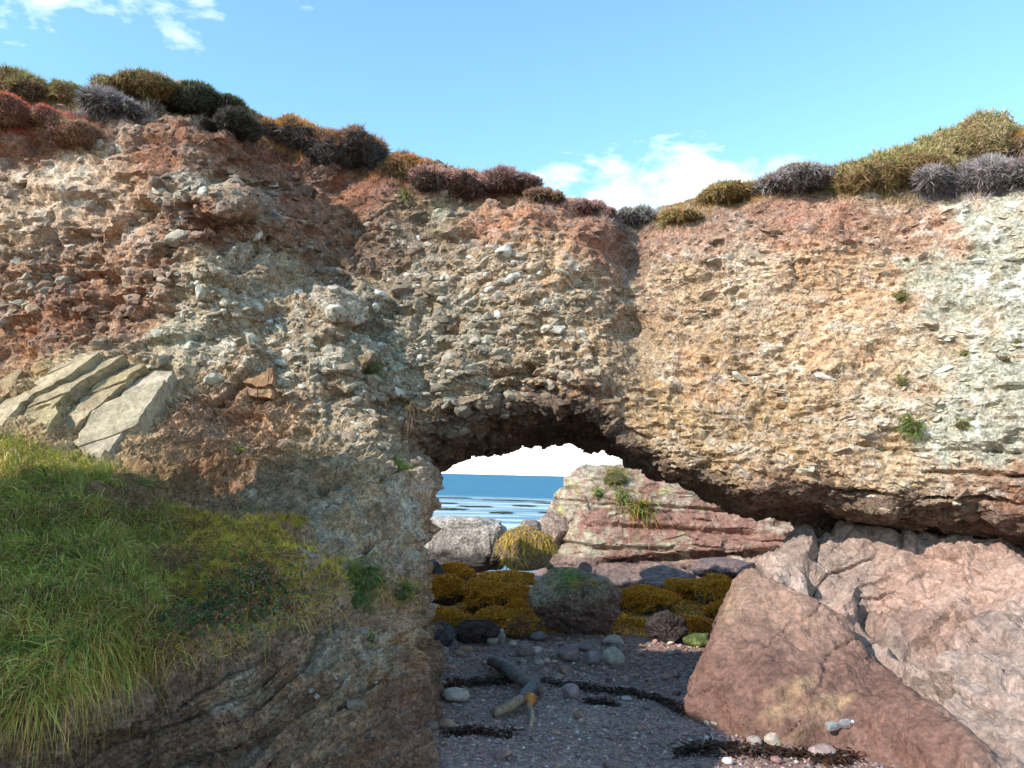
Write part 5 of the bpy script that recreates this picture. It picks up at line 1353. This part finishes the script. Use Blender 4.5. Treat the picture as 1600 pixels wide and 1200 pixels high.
for a in ((680,880,744,916,16.0,'weed covered rock behind the dark triangular stone',31,2200),
          (742,893,838,916,17.0,'long low weed covered rock behind the others under the barnacle boulder',32,2000),
          (650,898,736,946,14.3,'weed covered rock at the pillar edge with a black hollow below',33,3200),
          (718,908,836,956,14.0,'largest weed covered rock left of the round boulder',34,4200),
          (788,938,826,968,13.2,'small round weed covered stone touching the left of the round boulder',35,900),
          (640,950,740,990,12.6,'flat weed covered rock low beside the pillar',36,2600),
          (735,952,848,990,12.7,'flat weed covered rock low beside the round boulder',37,2800)):
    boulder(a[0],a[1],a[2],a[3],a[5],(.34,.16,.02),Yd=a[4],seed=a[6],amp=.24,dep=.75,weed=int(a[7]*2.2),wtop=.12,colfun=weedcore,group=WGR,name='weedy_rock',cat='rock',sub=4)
boulder(660,972,712,1014,'dark grey rock at the foot of the pillar behind the shingle',(.085,.08,.085),seed=41,amp=.16,dep=.7,cat='rock',sub=4)
boulder(708,968,782,1008,'black and maroon wet rock left of the balanced stones',(.07,.045,.045),seed=42,amp=.2,dep=.6,cat='rock',sub=4)
boulder(784,964,850,1000,'brown rock fringed with weed behind the balanced stones',(.15,.085,.06),seed=43,amp=.16,dep=.7,weed=700,wtop=.35,cat='rock',sub=4)
for a in ((955,916,1060,968,15.2,'weed covered ledge right of the round boulder',51,4200),
          (1040,905,1112,948,16.6,'weed covered ledge under the undercut of the layered rock',52,2600),
          (1088,900,1172,950,15.8,'weed covered ledge ending at the outcrop',53,3000),
          (1098,936,1160,985,13.6,'weed covered mound beside the outcrop edge',54,2400),
          (940,968,1040,998,12.8,'low dark weed rock behind the right of the round boulder',55,2000),
          (1060,964,1125,996,13.0,'low weed rock just behind the dark pointed rock',56,1800)):
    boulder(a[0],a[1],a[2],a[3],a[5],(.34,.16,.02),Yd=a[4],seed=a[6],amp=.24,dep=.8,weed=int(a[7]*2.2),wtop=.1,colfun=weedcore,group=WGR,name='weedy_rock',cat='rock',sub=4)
for a in ((1000,884,1090,925,17.2,'purple brown bare rock ledge under the undercut',61),(1080,872,1180,912,17.6,'purple brown bare rock ledge behind the outcrop',62),(1150,880,1225,930,16.8,'brown ledge hidden partly by the outcrop tip',63)):
    boulder(a[0],a[1],a[2],a[3],a[5],(.19,.13,.12),Yd=a[4],seed=a[6],amp=.14,cuts=9,lo=.6,dep=1.0,cat='rock',sub=4)
boulder(1066,990,1130,1012,'bright green algae covered stone beside the outcrop',(.10,.13,.04),seed=71,amp=.10,dep=.8,cat='stone',sub=4)

# ---- wrack spread over the ground between the rocks (stuff)
rw = np.random.default_rng(91); n_ = 26000
wx, wy = rw.uniform(-1.6, 4.2, n_), 12.0 + 5.4 * rw.random(n_)
keep_ = vnoise(np.c_[wx * 1.1, wy * 1.1, 0 * wx], 4) > -.35; wx, wy = wx[keep_], wy[keep_]; n_ = len(wx)
wp = np.c_[wx, wy, beach_z(wx, wy) + .035 * fbm(np.c_[wx, wy, 0 * wx], 1.8, 4, 3) + .01]
link('seaweed_mat', blades('seaweed_mat', wp, rw.normal(0, .7, (n_, 3)) + UP * .5, rw.uniform(.05, .14, n_), rw.uniform(.015, .035, n_), rw.uniform(.3, .9, n_), pick_cols(rw, WG, n_, .3), rw, 2), M_WEED,
     label='golden brown seaweed blanket on the ground beyond the arch', cat='seaweed', kind='stuff')

# ---- flat reefs in the shallows
for i, (a, y, w_, Yr) in enumerate(((705,780,60,90),(800,782,95,86),(868,784,60,80),(700,788,26,74),(745,792,50,68),(700,798,50,62),(785,801,36,58),(872,798,50,60),(820,789,30,72))):
    P_ = at(a, y, Yr); rx = w_ / 2 * Yr / FPX; v, f = ICO[4]; r_ = 1 + .8 * fbm(v + i * 3, 2.5, 4, i)
    P2 = v * r_[:, None] * [rx, .9 + .2 * (i % 3), .06]
    link('reef', mesh_np('reef', P2, f, np.tile(np.float32([.06, .055, .04]), (len(v), 1)), True), M_BOULDER, None,
         ['long dark reef at the edge of the open water, left', 'long dark reef at the edge of the open water, middle', 'dark reef beside the layered rock, far', 'small reef left in the calm shallows', 'reef in the middle of the calm shallows',
          'nearest reef left above the barnacle boulder', 'nearest reef right above the barnacle boulder', 'dark reef touching the foot of the layered rock', 'small far reef in the right of the calm shallows'][i], 'reef', 'reefs in the shallows', loc=(P_[0], P_[1], -.60))
